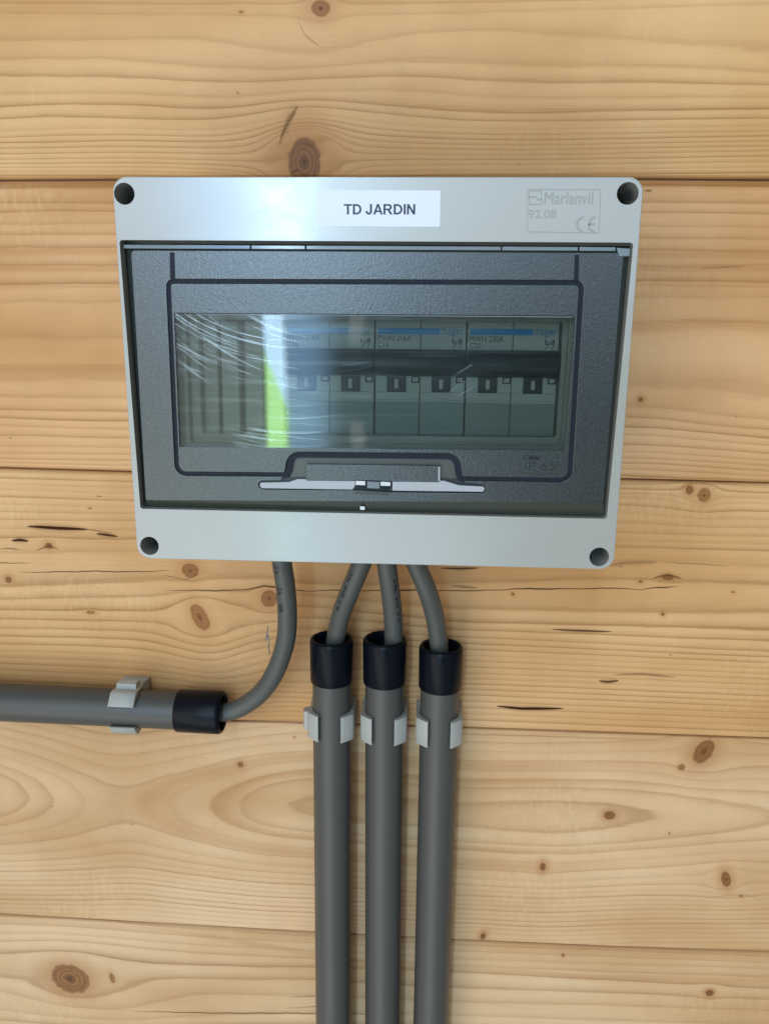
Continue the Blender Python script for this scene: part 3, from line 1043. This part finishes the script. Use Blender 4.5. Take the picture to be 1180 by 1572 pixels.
z1 = float(np.mean(seamf(1)(np.array([0.0]))))
z4 = float(np.mean(seamf(4)(np.array([0.0]))))
make_plank(0, const(z1 + 147), seamf(1), wall, 'topmost plank, with a round knot and a reddish wedge knot above the box')
make_plank(1, seamf(1), seamf(2), wall, 'plank behind the box, with broad orange grain bands')
make_plank(2, seamf(2), seamf(3), wall, 'plank below the box, with long cracks and dark resin pockets')
make_plank(3, seamf(3), seamf(4), wall, 'pale plank with oval cathedral grain')
make_plank(4, seamf(4), const(z4 - 144), wall, 'lowest plank, with a big oval brown knot at its left')
make_plank(5, const(z4 - 144), const(z4 - 288), wall)
make_plank(6, const(z1 + 292), const(z1 + 147), wall)
# tongues seen in the joints
for k, dep in ((1, 3.2), (2, 5.0), (3, 4.0), (4, 3.5)):
    X = np.array([-455.0, -200, -100, 0, 100, 200, 460])
    zc = zpoly(SEAMS[k], X)
    vs, fs = [], []
    for dy, dz in ((dep, 3), (dep, -3), (dep + 6, -3), (dep + 6, 3)):
        for x, z in zip(X, zc):
            vs.append((x, dy, z + dz))
    n = len(X)
    for q in range(4):
        for c in range(n - 1):
            q2 = (q + 1) % 4
            fs.append((q * n + c, q * n + c + 1, q2 * n + c + 1, q2 * n + c))
    tongue_m = plastic('pine_tongue', (.14, .075, .035), rough=.6)
    mesh_from('tongue', vs, fs, tongue_m, wall, smooth=0)

# pencil mark on the wood
pp = [np.array([at(a, b, 0)[0], -0.05, at(a, b, 0)[1]]) for a, b in ((411, 962), (409.5, 972), (407.5, 985), (411, 975), (413, 984), (412, 993), (414, 1004))]
sweep('pencil_mark', catmull(pp, 5), [0.32] * (6 * 5 + 1), M['pencil'], wall, seg=6)


# ------------------------------------------------------------------ enclosure
FY = -89.0
box = empty('distribution_box', (0, -45, -76), 'light grey plastic fuse box with smoky see-through door, labelled TD JARDIN, screwed to the planks', 'fuse box')
HW, HH = 100.0, 76.0
outer = rnd(pxs([(171.5, 270.5), (988.8, 271), (941.5, 874.5), (211, 857.5)], FY), 5.6, 8)
holes_px = [(190.8, 297), (963.2, 296.5), (229.4, 838), (919.3, 855)]
wells = [circ(at(a, b, FY), 4.0) for a, b in holes_px]
opening = rnd(pxs([(183, 368), (972, 372), (931, 796.5), (215.5, 781)], FY), 1.2, 4)
lid = plate('lid', [outer, opening] + wells, FY, 31.0, M['lid'], box, bevel=.42, res=3, hole_bevel=False)
inset = [(x * .985, z * .982) for x, z in outer]
body = plate('base', [inset, [(x * .93, z * .9) for x, z in inset]], -57.4, 57.3, M['rim'], box, bevel=.6)
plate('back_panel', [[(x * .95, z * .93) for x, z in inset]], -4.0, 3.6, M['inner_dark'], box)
for (a, b), wl in zip(holes_px, wells):
    c = at(a, b, FY)
    # tubular screw well behind each hole, then the screw
    w1 = lathe('screw_well', (c[0], -86.9, c[1]), (0, 1, 0), [(0, 4.02), (0, 3.92), (24, 3.5), (24, 4.2), (0.01, 4.02)], M['well'], box, seg=40)
    s1 = plate('screw', [circ(c, 3.55)], -63.5, 2.5, M['steel'], w1, bevel=.4)

# sticker
stk = pxs([(487.5, 291), (676, 292), (675, 348), (487.5, 347)], FY)
st = plate('name_sticker', [rnd(stk, .6, 3)], FY - .12, .11, M['sticker'], box)
x0, zt_ = at(527.5, 313, FY)
x1, zb_ = at(637, 329, FY)


def _arc(cx, cy, rx, ry, a0, a1, n=10):
    return [(cx + rx * math.cos(math.radians(a0 + (a1 - a0) * k / n)), cy + ry * math.sin(math.radians(a0 + (a1 - a0) * k / n))) for k in range(n + 1)]


q = .20
GLY = {   # bold grotesque capitals, unit height
    'T': (.80, [[(0, 1), (.80, 1), (.80, 1 - .17), (.50, 1 - .17), (.50, 0), (.30, 0), (.30, 1 - .17), (0, 1 - .17)]]),
    'D': (.83, [[(0, 0), (0, 1), (.36, 1)] + _arc(.36, .5, .47, .5, 90, -90)[1:], [(q, .17), (q, .83), (.35, .83)] + _arc(.35, .5, .28, .33, 90, -90)[1:]]),
    'J': (.62, [[(.62, 1), (.42, 1)] + [(.42, .34)] + _arc(.31, .30, .11, .14, 0, -180)[0:] + [(.20, .34), (0, .31)] + _arc(.31, .30, .31, .32, 180, 360)]),
    'A': (.90, [[(0, 0), (.35, 1), (.56, 1), (.91, 0), (.70, 0), (.625, .225), (.28, .225), (.205, 0)], [(.335, .385), (.57, .385), (.453, .76)]]),
    'R': (.86, [[(0, 0), (0, 1), (.50, 1)] + _arc(.52, .715, .28, .285, 90, -75, 9)[1:] + [(.72, .26), (.87, 0), (.63, 0), (.47, .29), (.36, .42), (.20, .42), (.20, 0)],
                [(.20, .57), (.20, .84), (.48, .84)] + _arc(.48, .705, .12, .135, 90, -90, 7)[1:]]),
    'I': (.20, [[(0, 0), (0, 1), (.20, 1), (.20, 0)]]),
    'N': (.78, [[(0, 0), (0, 1), (.20, 1), (.59, .36), (.59, 1), (.78, 1), (.78, 0), (.58, 0), (.19, .64), (.19, 0)]]),
}
seq, pen = [], 0.0
for ch in 'TD JARDIN':
    if ch == ' ':
        pen += .26
        continue
    seq.append((ch, pen))
    pen += GLY[ch][0] + (.07 if ch in 'AT' else .115)
pen -= .115
for ch, p_ in seq:
    k_ = (x1 - x0) / pen
    plate('lettering', [[(x0 + (a_ + p_) * k_, zb_ + b_ * (zt_ - zb_)) for a_, b_ in lp] for lp in GLY[ch][1]], FY - .17, .05, M['ink'], st)

# moulded maker's plate
E = FY
mk = pxs([(809, 290), (922, 290.5), (919.5, 358), (808.5, 356)], E)


def frame_loops(pts, wdt):
    c = np.mean(np.array(pts), 0)
    out = []
    for p in pts:
        d_ = np.array(p) - c
        out.append((float(p[0] - math.copysign(wdt, d_[0])), float(p[1] - math.copysign(wdt, d_[1]))))
    return [pts, out]


mp = plate('maker_plate', frame_loops(mk, .22), E - .14, .13, M['emboss'], box)
lg = pxs([(811.5, 292), (831.5, 292), (831.5, 314), (811.5, 314)], E)
plate('logo', frame_loops(lg, .28), E - .16, .15, M['emboss'], mp)
plate('logo', [pxs([(812, 301), (822, 301), (826, 305), (831, 305), (831, 307), (825, 307), (821, 303), (812, 303)], E)], E - .16, .15, M['emboss'], mp)


def tbox(x0p, ytop, x1p, ybot, y):
    a = at(x0p, ytop, y)
    b = at(x1p, ybot, y)
    return (a[0], b[1], b[0], a[1])


text('lettering', 'Marlanvil', tbox(836, 294.5, 909, 313, E), E - .20, .19, M['emboss'], mp, bold=.0)
text('lettering', '92.08', tbox(811, 322, 853, 334.5, E), E - .16, .15, M['emboss'], mp, bold=.0)
# C and E marks from arcs
for cx_, bar in ((896, False), (914, True)):
    c = at(cx_, 344, E)
    r_ = 2.9
    arc = [(c[0] + r_ * math.cos(t), c[1] + r_ * math.sin(t)) for t in np.linspace(math.radians(95), math.radians(265), 22)]
    arc2 = [(c[0] + (r_ - .62) * math.cos(t), c[1] + (r_ - .62) * math.sin(t)) for t in np.linspace(math.radians(265), math.radians(95), 22)]
    mm = plate('ce_mark', [arc + arc2], E - .22, .21, M['emboss'], mp)
    if bar:
        plate('ce_mark', [rect(c[0] - r_ + .3, c[1] - .28, c[0] - .4, c[1] + .28)], E - .22, .21, M['emboss'], mp)

# ---- door
D = -86.4                        # door face, 2.6 mm behind the lid face
rim_in = pxs([(201, 384), (957, 388), (925.5, 772), (223.5, 768)], D)
rim_out = pxs([(185.5, 372), (969.5, 376), (929.5, 793.5), (217.5, 779.5)], D)
door = empty('door', (0, 0, 0), None, None)
for k in ('label', 'category'):
    if k in door:
        del door[k]
bpy.data.objects.remove(door)

ring = [(258.5, 431.5), (892.5, 433.5), (874, 737), (706.5, 734.5), (701.5, 699), (445, 696.5), (439.5, 728.5), (272, 727)]
ringw = rnd(pxs(ring, D), [2.2, 2.6, 4.0, 1.8, 5.0, 5.0, 1.8, 4.0], 8)


def offset_loop(lp, dd):
    n = len(lp)
    A = np.array(lp)
    area = .5 * np.sum(A[:, 0] * np.roll(A[:, 1], -1) - np.roll(A[:, 0], -1) * A[:, 1])
    sgn = 1 if area > 0 else -1
    out = []
    for i in range(n):
        t_ = A[(i + 1) % n] - A[(i - 1) % n]
        t_ /= np.linalg.norm(t_)
        nrm = np.array([t_[1], -t_[0]]) * sgn
        out.append(tuple(map(float, A[i] + nrm * dd)))
    return out


g_out = offset_loop(ringw, .95)
g_in = offset_loop(ringw, -.95)
# outer frosted zone: cut out along the groove's outer edge but also round the grip recess and slider slot
a_i = min(range(len(g_out)), key=lambda k: (g_out[k][0] - at(712, 740, D)[0]) ** 2 + (g_out[k][1] - at(712, 740, D)[1]) ** 2)
b_i = min(range(len(g_out)), key=lambda k: (g_out[k][0] - at(434, 733, D)[0]) ** 2 + (g_out[k][1] - at(434, 733, D)[1]) ** 2)
slot = pxs([(714, 741), (738, 743), (744.5, 746), (746, 752), (742, 757.5), (600, 756), (545, 753), (404, 751.5), (397, 748), (396.5, 742), (401, 738), (430, 737.5)], D)
hole = g_out[:a_i + 1] + slot + g_out[b_i:]
DOOR = plate('door', [rnd(rim_in, [1.4, 1.4, .6, .6], 3), hole], D, 1.4, M['frost'], box, bevel=.12, res=1)
plate('door_window_frame', [g_in, rnd(pxs([(267.5, 480), (883, 484.5), (867, 691.8), (276, 686.2)], D), [.3, 1.6, .5, .3], 4)], D - .25, 1.6, M['frost'], DOOR, bevel=.08, res=1)
plate('door_groove', [offset_loop(ringw, 1.7), offset_loop(ringw, -1.7)], D + .75, .6, M['groove'], DOOR)
for a, b in (([(260.5, 387), (268, 387), (269, 428), (261, 428)], 0), ([(882, 391), (888.5, 391), (888, 431), (880.5, 431)], 1)):
    plate('door_groove', [rnd(pxs(a, D), .3, 2)], D - .06, .5, M['groove'], DOOR)
# sloping smoked skirt round the door
vs = []
for (x, z) in rim_out:
    vs.append((x, D + 3.2, z))
for (x, z) in rim_in:
    vs.append((x, D + .1, z))
for (x, z) in rim_in:
    vs.append((x, D + 1.3, z))
mesh_from('door_skirt', vs, [(0, 1, 5, 4), (1, 2, 6, 5), (3, 0, 4, 7), (4, 5, 9, 8), (5, 6, 10, 9), (6, 7, 11, 10), (7, 4, 8, 11)], M['skirt'], DOOR, smooth=0)
vs2 = [(rim_out[2][0], D + 1.2, rim_out[2][1]), (rim_out[3][0], D + 1.2, rim_out[3][1]), (rim_in[3][0], D + .1, rim_in[3][1]), (rim_in[2][0], D + .1, rim_in[2][1]),
       (rim_out[2][0], D + 3, rim_out[2][1]), (rim_out[3][0], D + 3, rim_out[3][1])]
mesh_from('door_sill', vs2, [(0, 1, 2, 3), (0, 1, 5, 4)], M['skirt_low'], DOOR, smooth=0)
# gap floor behind the skirt
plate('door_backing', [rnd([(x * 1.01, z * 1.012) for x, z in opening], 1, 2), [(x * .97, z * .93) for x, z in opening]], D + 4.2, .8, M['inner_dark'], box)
# hinge ledge
for (a, b) in ((190, 384), (386, 468.5), (470.5, 768.5), (770.5, 886.5), (889, 944)):
    ya = 375.2 + (a - 190) * .0052
    yb = 375.2 + (b - 190) * .0052
    plate('hinge', [pxs([(a, ya), (b, yb), (b, yb + 6), (a, ya + 6)], D)], D - .5, 1.5, M['hinge'], DOOR, bevel=.2)
plate('hinge_end', [pxs([(946, 380), (967.5, 381), (966, 393.5), (950, 393)], D)], D - .3, 2, M['hinge'], DOOR, bevel=.3)
# window pane
pane = rnd(pxs([(266.5, 479), (884, 483.5), (868, 693.3), (275, 687.5)], D), .8, 3)
plate('window_pane', [pane], D + .25, 1.0, M['pane'], DOOR)
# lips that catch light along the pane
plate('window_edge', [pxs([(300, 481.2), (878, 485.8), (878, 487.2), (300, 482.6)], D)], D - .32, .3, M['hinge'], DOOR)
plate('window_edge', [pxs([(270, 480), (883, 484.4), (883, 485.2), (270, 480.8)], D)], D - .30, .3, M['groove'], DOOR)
# grip recess
rec = pxs([(445, 742), (447, 718), (456, 703), (472, 696.5), (678, 698.5), (694, 706), (701, 720), (702, 746)], D)
plate('grip_recess', [offset_loop(rnd(rec, .5, 2), .6)], D + 2.2, .8, M['olive'], DOOR)
plate('grip_bar', [rnd(pxs([(470, 712), (675, 714.5), (675, 740), (470, 737.5)], D + 1), .4, 3)], D + .2, 1.8, M['frost'], DOOR, bevel=.25)
plate('grip_edge', [pxs([(672.5, 716), (675, 716), (675, 738), (672.5, 738)], D + 1)], D + .1, .4, M['slider'], DOOR)
# slider seen in the slot
plate('slot_floor', [offset_loop(rnd(pxs([(394, 735), (450, 735), (700, 737), (748, 741), (748, 760), (600, 759), (394, 755)], D), .5, 2), .3)], D + 1.9, .5, M['black'], DOOR)
plate('slider', [rnd(pxs([(399, 741), (443, 740.3), (456, 735.8), (545, 736.2), (545.5, 745), (541, 752), (402, 750), (398, 747)], D), .5, 3)], D + .35, 1.2, M['slider'], DOOR, bevel=.2)
plate('slider', [rnd(pxs([(602, 737.5), (682, 738.5), (705, 745.4), (741, 747), (744.5, 750), (741.5, 755.5), (602, 753.5)], D), .5, 3)], D + .35, 1.2, M['slider'], DOOR, bevel=.2)
latch = plate('latch', [rnd(pxs([(544, 752.5), (596, 755), (596, 760.5), (544, 758)], D), .3, 2)], D - .35, .7, M['skirt'], DOOR, bevel=.1)
plate('latch_frame', [rnd(pxs([(545, 736.5), (601, 738.5), (600, 749), (594, 751), (545, 748)], D), .3, 2)], D + .1, 1.2, M['groove'], latch, bevel=.15)
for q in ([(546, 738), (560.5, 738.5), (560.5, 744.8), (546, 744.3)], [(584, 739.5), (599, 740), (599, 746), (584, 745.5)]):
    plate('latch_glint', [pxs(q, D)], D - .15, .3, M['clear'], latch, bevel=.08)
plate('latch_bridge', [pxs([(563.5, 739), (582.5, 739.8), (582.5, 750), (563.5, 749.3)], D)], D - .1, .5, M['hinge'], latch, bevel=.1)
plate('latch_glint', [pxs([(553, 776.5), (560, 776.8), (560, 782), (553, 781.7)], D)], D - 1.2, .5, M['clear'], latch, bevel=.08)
# IP mark
ip = text('protection_mark', 'IP 65', tbox(806, 708, 852, 722, D), D - .42, .2, M['skirt'], DOOR)
plate('protection_mark', frame_loops(pxs([(802, 700), (858, 701), (857, 727), (801, 726)], D), .18), D - .36, .12, M['skirt'], DOOR)
text('protection_mark', 'CMM', tbox(803, 698, 827, 706, D), D - .44, .2, M['black'], DOOR, bold=.3)

# ---- inside the enclosure
plate('inner_bezel', [rnd(pxs([(240, 455), (905, 460), (890, 715), (255, 712)], -80), 1, 2),
                      rnd(pxs([(285, 486), (874, 489), (860, 684), (292, 680)], -80), 1.2, 4)], -80.5, 1.6, M['inner'], box, bevel=.35)
plate('inner_bezel', [rnd(pxs([(250, 460), (900, 465), (885, 710), (260, 708)], -76), 1, 2),
                      rnd(pxs([(305, 490), (864, 494), (853, 671), (311, 666)], -76), 1.2, 4)], -77.0, 3.2, M['inner'], box, bevel=.5)
rib = []
for a0, a1, b0, b1 in ((309.5, 333, 313, 338), (338.5, 365, 343, 370), (375.5, 401, 378, 405), (409, 433, 411, 436)):
    plate('blanking_rib', [rnd(pxs([(a0, 492), (a1, 492.5), (b1, 670), (b0, 669)], -72), .9, 3)], -72.6, 4, M['inner'], box, bevel=.5)
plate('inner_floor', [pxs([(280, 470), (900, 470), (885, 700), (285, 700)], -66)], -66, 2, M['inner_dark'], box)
plate('din_rail', [rect(-78, -14, 78, 14)], -52, 3, M['rail'], box)

# ------------------------------------------------------------------ circuit breakers
BY = -71.5


def bz(py):
    return at(640, py, BY)[1]


bx0, bx1 = at(576.3, 560, BY)[0], at(713.8, 560, BY)[0]
BWID = bx1 - bx0
pitch = (at(857, 560, BY)[0] - at(437, 560, BY)[0]) / 3


def bxl(px, py=520):          # pixel of middle breaker -> local x
    return at(px, py, BY)[0] - bx0


def breaker(ox, t1, t2, label):
    b = empty('circuit_breaker', (ox + BWID / 2, -52, bz(580)), label, 'circuit breaker', 'two-pole circuit breakers in the box')
    zt_, zb_ = bz(488), bz(671)
    half = BWID / 2
    for k in range(2):
        xa, xb = ox + half * k + (.12 if k else 0), ox + half * (k + 1) - (.12 if k == 0 else 0)
        bd = plate('pole_body', [rect(xa, zb_ - 3, xb, zt_ + 4)], BY, 17, M['breaker'], b, bevel=.25)
        # lower step
        plate('lower_step', [rect(xa + .05, bz(614), xb - .05, bz(601.5))], BY - .5, 1, M['breaker'], b, bevel=.35)
        # clear terminal cover
        tcv = plate('terminal_cover', [rnd(rect(xa + .15, bz(667), xb - .15, bz(617.5)), .3, 2)], BY - 1.0, 1.6, M['cover'], b, bevel=.3)
        plate('cover_highlight', [rect(xa + .3, bz(619.2), xb - .3, bz(618))], BY - 1.15, .4, M['cover_highlight'], tcv)  # bright line painted as the highlight along the cover
        plate('cover_highlight', [rect(xa + .3, bz(661.5), xb - .3, bz(660.8))], BY - 1.06, .3, M['cover_highlight'], tcv)
        # toggle tab with the I bar, and the little contact window
        tx0 = ox + half * k + bxl(594, 590)
        tx1 = ox + half * k + bxl(622.5, 590)
        tb = plate('toggle_tab', [rect(tx0, bz(601.5), tx1, bz(574))], BY - 1.3, 1.6, M['toggle_lo'], b, bevel=.25)
        mx_ = (tx0 + tx1) / 2
        plate('toggle_mark', [rect(mx_ - .75, bz(596), mx_ + .75, bz(582))], BY - 1.45, .3, M['bar'], tb)
        wx0, wx1 = ox + half * k + bxl(631, 580), ox + half * (k + 1) - .25
        plate('contact_window', frame_loops(rect(wx0, bz(587.5), wx1, bz(577)), .55), BY - .12, .3, M['print'], b)
    # linked handle bar: curved nose profile pulled across both poles
    prof = [(BY + .2, bz(536)), (BY - 2.0, bz(537)), (BY - 5.2, bz(545)), (BY - 6.9, bz(555)), (BY - 7.2, bz(562)), (BY - 6.4, bz(568)), (BY - 4.2, bz(573)), (BY - 1.5, bz(577)), (BY + .2, bz(577.5))]
    xs_ = [ox + .25, ox + .9, ox + BWID - .9, ox + BWID - .25]
    sh = [.93, 1, 1, .93]
    vs, fs = [], []
    cz = bz(557)
    for x, s_ in zip(xs_, sh):
        for (yy, zz) in prof:
            vs.append((x, BY + (yy - BY) * s_, cz + (zz - cz) * (s_ * .5 + .5)))
    n = len(prof)
    for i in range(3):
        for k in range(n):
            k2 = (k + 1) % n
            fs.append((i * n + k, i * n + k2, (i + 1) * n + k2, (i + 1) * n + k))
    fs.append(tuple(range(n)))
    fs.append(tuple(3 * n + k for k in range(n)))
    hd = mesh_from('handle', vs, fs, M['toggle'], b, 50)
    plate('handle_ridge', [rect(ox + 4, bz(541.5), ox + BWID - 6, bz(539.5))], BY - 4.0, 2.0, M['toggle_lo'], hd, bevel=.2)
    # printed front
    plate('printed_stripe', [rect(ox + bxl(580), bz(513), ox + bxl(675), bz(503.5))], BY - .06, .1, M['blue'], b)
    text('lettering', ':hager', (ox + bxl(676.5), bz(512.5), ox + bxl(711.5), bz(501)), BY - .10, .08, M['logoblue'], b, bold=.0)
    text('lettering', t1, (ox + bxl(579), bz(523.5), ox + bxl(631), bz(514.5)), BY - .10, .08, M['print'], b, bold=.0)
    text('lettering', t2, (ox + bxl(579.5), bz(533.5), ox + bxl(597), bz(525.5)), BY - .10, .08, M['print'], b, bold=.0)
    text('lettering', '1 3', (ox + bxl(694), bz(525), ox + bxl(709), bz(519.5)), BY - .10, .08, M['print'], b, bold=.2)
    for q in (695, 703.5):
        plate('circuit_symbol', [[(ox + bxl(q), bz(534)), (ox + bxl(q) + .35, bz(534)), (ox + bxl(q + 5) + .1, bz(528)), (ox + bxl(q + 5) - .3, bz(528))]], BY - .08, .08, M['print'], b)
        plate('circuit_symbol', frame_loops(rect(ox + bxl(q - 1), bz(527.5), ox + bxl(q + 5.5), bz(523)), .28), BY - .08, .08, M['print'], b)
    return b


breaker(bx0 - pitch, 'MWN 216A', 'C16', 'leftmost breaker behind the smoky window, half hidden by the bright reflection')
breaker(bx0, 'MWN 216A', 'C16', 'middle breaker behind the smoky window, printed MWN 216A C16 with blue stripe')
breaker(bx0 + pitch, 'MWN 220A', 'C20', 'rightmost breaker behind the smoky window, printed MWN 220A C20')

# ------------------------------------------------------------------ conduits, caps, clips, cables
PR = 10.35
PC = -15.0


def cap_profile(r, h):
    """sleeve with rolled lip, hollow inside; h = distance from lip to skirt."""
    return [(-h, PR - .2), (-h, r - .25), (-h + .5, r), (-2.2, r + .15), (-.9, r - .1), (-.25, r - .65), (0, r - 1.1), (-.1, r - 1.6), (-.6, r - 2.0), (-2.2, r - 2.2), (-11, r - 2.3), (-11.5, .01)]


def conduit(ptop, pbot, cap_len, far, label, cat='conduit', group=None, rcap=11.55):
    """ptop/pbot: photo pixels on the pipe axis; the sleeve's lip sits at ptop."""
    a = at(*ptop, PC)
    b = at(*pbot, PC)
    A_ = np.array([a[0], PC, a[1]])
    B_ = np.array([b[0], PC, b[1]])
    ax = (A_ - B_) / np.linalg.norm(A_ - B_)
    e = empty('conduit', tuple(A_ - ax * 30), label, cat, group)
    path = [A_ - ax * (far * k / 8 + 12.2) for k in range(9)]
    # slightly bowed
    sweep('pipe', path, [PR] * 9, M['pipe'], e, seg=64)
    lathe('end_cap', tuple(A_), tuple(ax), cap_profile(rcap, cap_len), M['cap'], e, seg=64)
    return A_, ax


vg = 'vertical conduits under the box'
C1 = conduit((509, 979), (511, 1565), 24.3, 340, 'leftmost of the three upright grey conduits, black cap on top', group=vg)
C2 = conduit((590.5, 979.5), (586.8, 1565), 24.8, 340, 'middle one of the three upright grey conduits, black cap on top', group=vg)
C3 = conduit((677, 990.5), (661, 1565), 23.6, 340, 'rightmost of the three upright grey conduits, black cap on top', group=vg)
HA, hax = conduit((343, 1094), (0, 1078), 25.0, 300, 'horizontal grey conduit entering from the left edge, ending in a black cap', rcap=11.6)


def clip(center, tdir, side, label, group=None, length=14.8, tabs=(True, True)):
    """center on the pipe axis; tdir along the pipe; side across; profile in (side, toward viewer)."""
    c = np.array(center)
    tdir = np.array(tdir, float)
    side = np.array(side, float)
    out = np.array([0, -1.0, 0])
    e = empty('pipe_clip', tuple(c + np.array([0, 15.0, 0])), label, 'pipe clip', group)
    Ri = PR + .25
    half = []
    for k in range(13):                      # inner arc from the back round to the lip
        an = math.radians(-90 + 144 * k / 12)
        half.append((Ri * math.cos(an), Ri * math.sin(an)))
    half += [(5.9, 10.7), (6.3, 11.3), (7.0, 11.2), (11.6, 7.4), (12.45, 6.2), (12.55, 4.6), (12.0, -2), (12.5, -8.0), (12.55, -12.5), (12.3, -14.8)]
    prof = half + [(-x, y) for x, y in reversed(half)][:-1]
    n = len(prof)
    ks = (-length / 2, -length / 2 + .5, length / 2 - .5, length / 2)
    vs, fs = [], []
    for j, h in enumerate(ks):
        s_ = 0.0 if j in (1, 2) else .3
        for (x, y) in prof:
            r_ = math.hypot(x, y)
            xo, yo = x, y
            if r_ > Ri + .4:
                xo, yo = x - math.copysign(min(s_, .3), x), y - s_ * .6
            # taper: the arms narrow a little towards the wall
            hh = h * (1.0 - .10 * max(0, min(1, (-y + 4) / 16))) if y > -9 else h * 1.05
            vs.append(tuple(c + side * xo + out * yo + tdir * hh))
    for j in range(3):
        for k in range(n):
            k2 = (k + 1) % n
            fs.append((j * n + k, j * n + k2, (j + 1) * n + k2, (j + 1) * n + k))
    fs.append(tuple(range(n)))
    fs.append(tuple(3 * n + k for k in range(n)))
    me = bpy.data.meshes.new('clip_body')
    o = mesh_from('clip_body', vs, fs, M['clip'], e, 40)
    bm = bmesh.new()
    bm.from_mesh(o.data)
    bmesh.ops.triangulate(bm, faces=[f for f in bm.faces if len(f.verts) > 4])
    bm.to_mesh(o.data)
    bm.free()
    for sg, on in zip((-1, 1), tabs):
        if not on:
            continue
        # dovetail tab on the flank
        vs, fs = [], []
        w0, w1 = 12.0 * sg, 15.6 * sg
        for h in (-5.6, 5.6):
            for (x, y) in ((w0, -4.5), (w1, -3.4), (w1, .6), (w1 * .97, 1.5), (w0, 2.0)):
                vs.append(tuple(c + side * x + out * y + tdir * (h + (.3 if h < 0 else -.3) * (abs(x) > 13))))
        fs = [(0, 1, 2, 3, 4), (5, 6, 7, 8, 9)] + [(k, (k + 1) % 5, 5 + (k + 1) % 5, 5 + k) for k in range(5)]
        mesh_from('clip_tab', vs, fs, M['clip'], e, 30)
    return e


cg = 'grey clips holding the conduits'
for (A_, ax), pxc, lab, tabs in ((C1, (511, 1117), 'light grey clip on the leftmost upright conduit', (True, False)),
                                 (C2, (590, 1121), 'light grey clip on the middle upright conduit', (False, False)),
                                 (C3, (673, 1125), 'light grey clip on the rightmost upright conduit', (False, False))):
    zc = at(pxc[0], pxc[1], PC - 8)[1]
    tt = (zc - A_[2]) / ax[2]
    c = A_ + ax * tt
    sd = np.cross(np.array([0, -1.0, 0]), ax)
    sd = -sd if sd[0] < 0 else sd
    clip(c, ax, sd, lab, cg, tabs=tabs)
xc = at(184, 1078, PC - 11)[0]
tt = (xc - HA[0]) / hax[0]
c = HA + hax * tt
sd = np.cross(np.array([0, -1.0, 0]), hax)
sd = -sd if sd[2] < 0 else sd
clip(c, hax, sd, 'light grey clip holding the horizontal conduit at the left', cg, length=14.0, tabs=(False, True))


def cable(pts, r, label, marks=None, group='grey cables coming out of the box'):
    P3 = []
    for (px, py, y) in pts:
        x, z = at(px, py, y)
        P3.append((x, y, z))
    path = catmull(P3, 14)
    me_e = empty('cable', P3[0], label, 'cable', group)
    cb = sweep('sheath', path, [r] * len(path), M['cable'], me_e, seg=40)
    if marks:
        T, A, B = frames(path)
        cum = np.concatenate([[0], np.cumsum([np.linalg.norm(path[i + 1] - path[i]) for i in range(len(path) - 1)])])
        for txt, s0, ang0, hgt, ln in marks:
            me = text_mesh(txt, 10, .1, .25)
            n = len(me.vertices)
            co = np.empty(n * 3)
            me.vertices.foreach_get('co', co)
            co = co.reshape(-1, 3)
            w_ = co[:, 0].max() - co[:, 0].min()
            out = []
            for x, y, z in co:
                s_ = s0 + (x - co[:, 0].min()) / w_ * ln
                th = math.radians(ang0) + (y / 7.3 - .5) * hgt / r
                i = int(np.clip(np.searchsorted(cum, s_) - 1, 0, len(path) - 2))
                f = (s_ - cum[i]) / (cum[i + 1] - cum[i])
                c_ = path[i] * (1 - f) + path[i + 1] * f
                a_, b_ = A[i] * (1 - f) + A[i + 1] * f, B[i] * (1 - f) + B[i + 1] * f
                rr = r + (.09 if z > 0 else -.25)
                out.append((c_ + (a_ * math.cos(th) + b_ * math.sin(th)) * rr) * S)
            me.vertices.foreach_set('co', np.array(out).ravel())
            me.update()
            link_mesh('sheath_print', me, M['ink'], me_e, smooth=0)
    return me_e


cable([(432, 845, -32), (433, 866, -32), (438, 900, -31), (441, 945, -29), (438, 985, -26), (424, 1028, -22), (402, 1062, -18), (372, 1085, -15.5), (345, 1093.5, -15), (325, 1094.5, -15)], 5.0,
      'leftmost grey cable, curving from the box down into the horizontal conduit',
      [('2P', 6, 24, 2.7, 4.6), ('2P', 17.5, 26, 2.7, 4.6), ('08', 27, 28, 2.7, 4.6)])
cable([(562, 845, -30), (552, 872, -29), (537, 908, -26), (524, 942, -21), (516, 975, -16.5), (513, 1002, -15)], 4.95,
      'grey cable slanting down left from the box into the leftmost upright conduit',
      [('2P 3G 1.5', 12, 35, 1.7, 24)])
cable([(592, 845, -30), (594, 872, -30), (599, 908, -27), (603, 945, -22), (604, 978, -17), (603, 1004, -15)], 4.9,
      'grey cable running almost straight down into the middle upright conduit',
      [('NF 3G 2.5', 14, -38, 1.7, 26)])
cable([(630, 845, -30), (641, 872, -29), (656, 908, -27), (667, 945, -22), (673, 985, -17), (675, 1014, -15)], 4.9,
      'grey cable slanting down right from the box into the rightmost upright conduit')
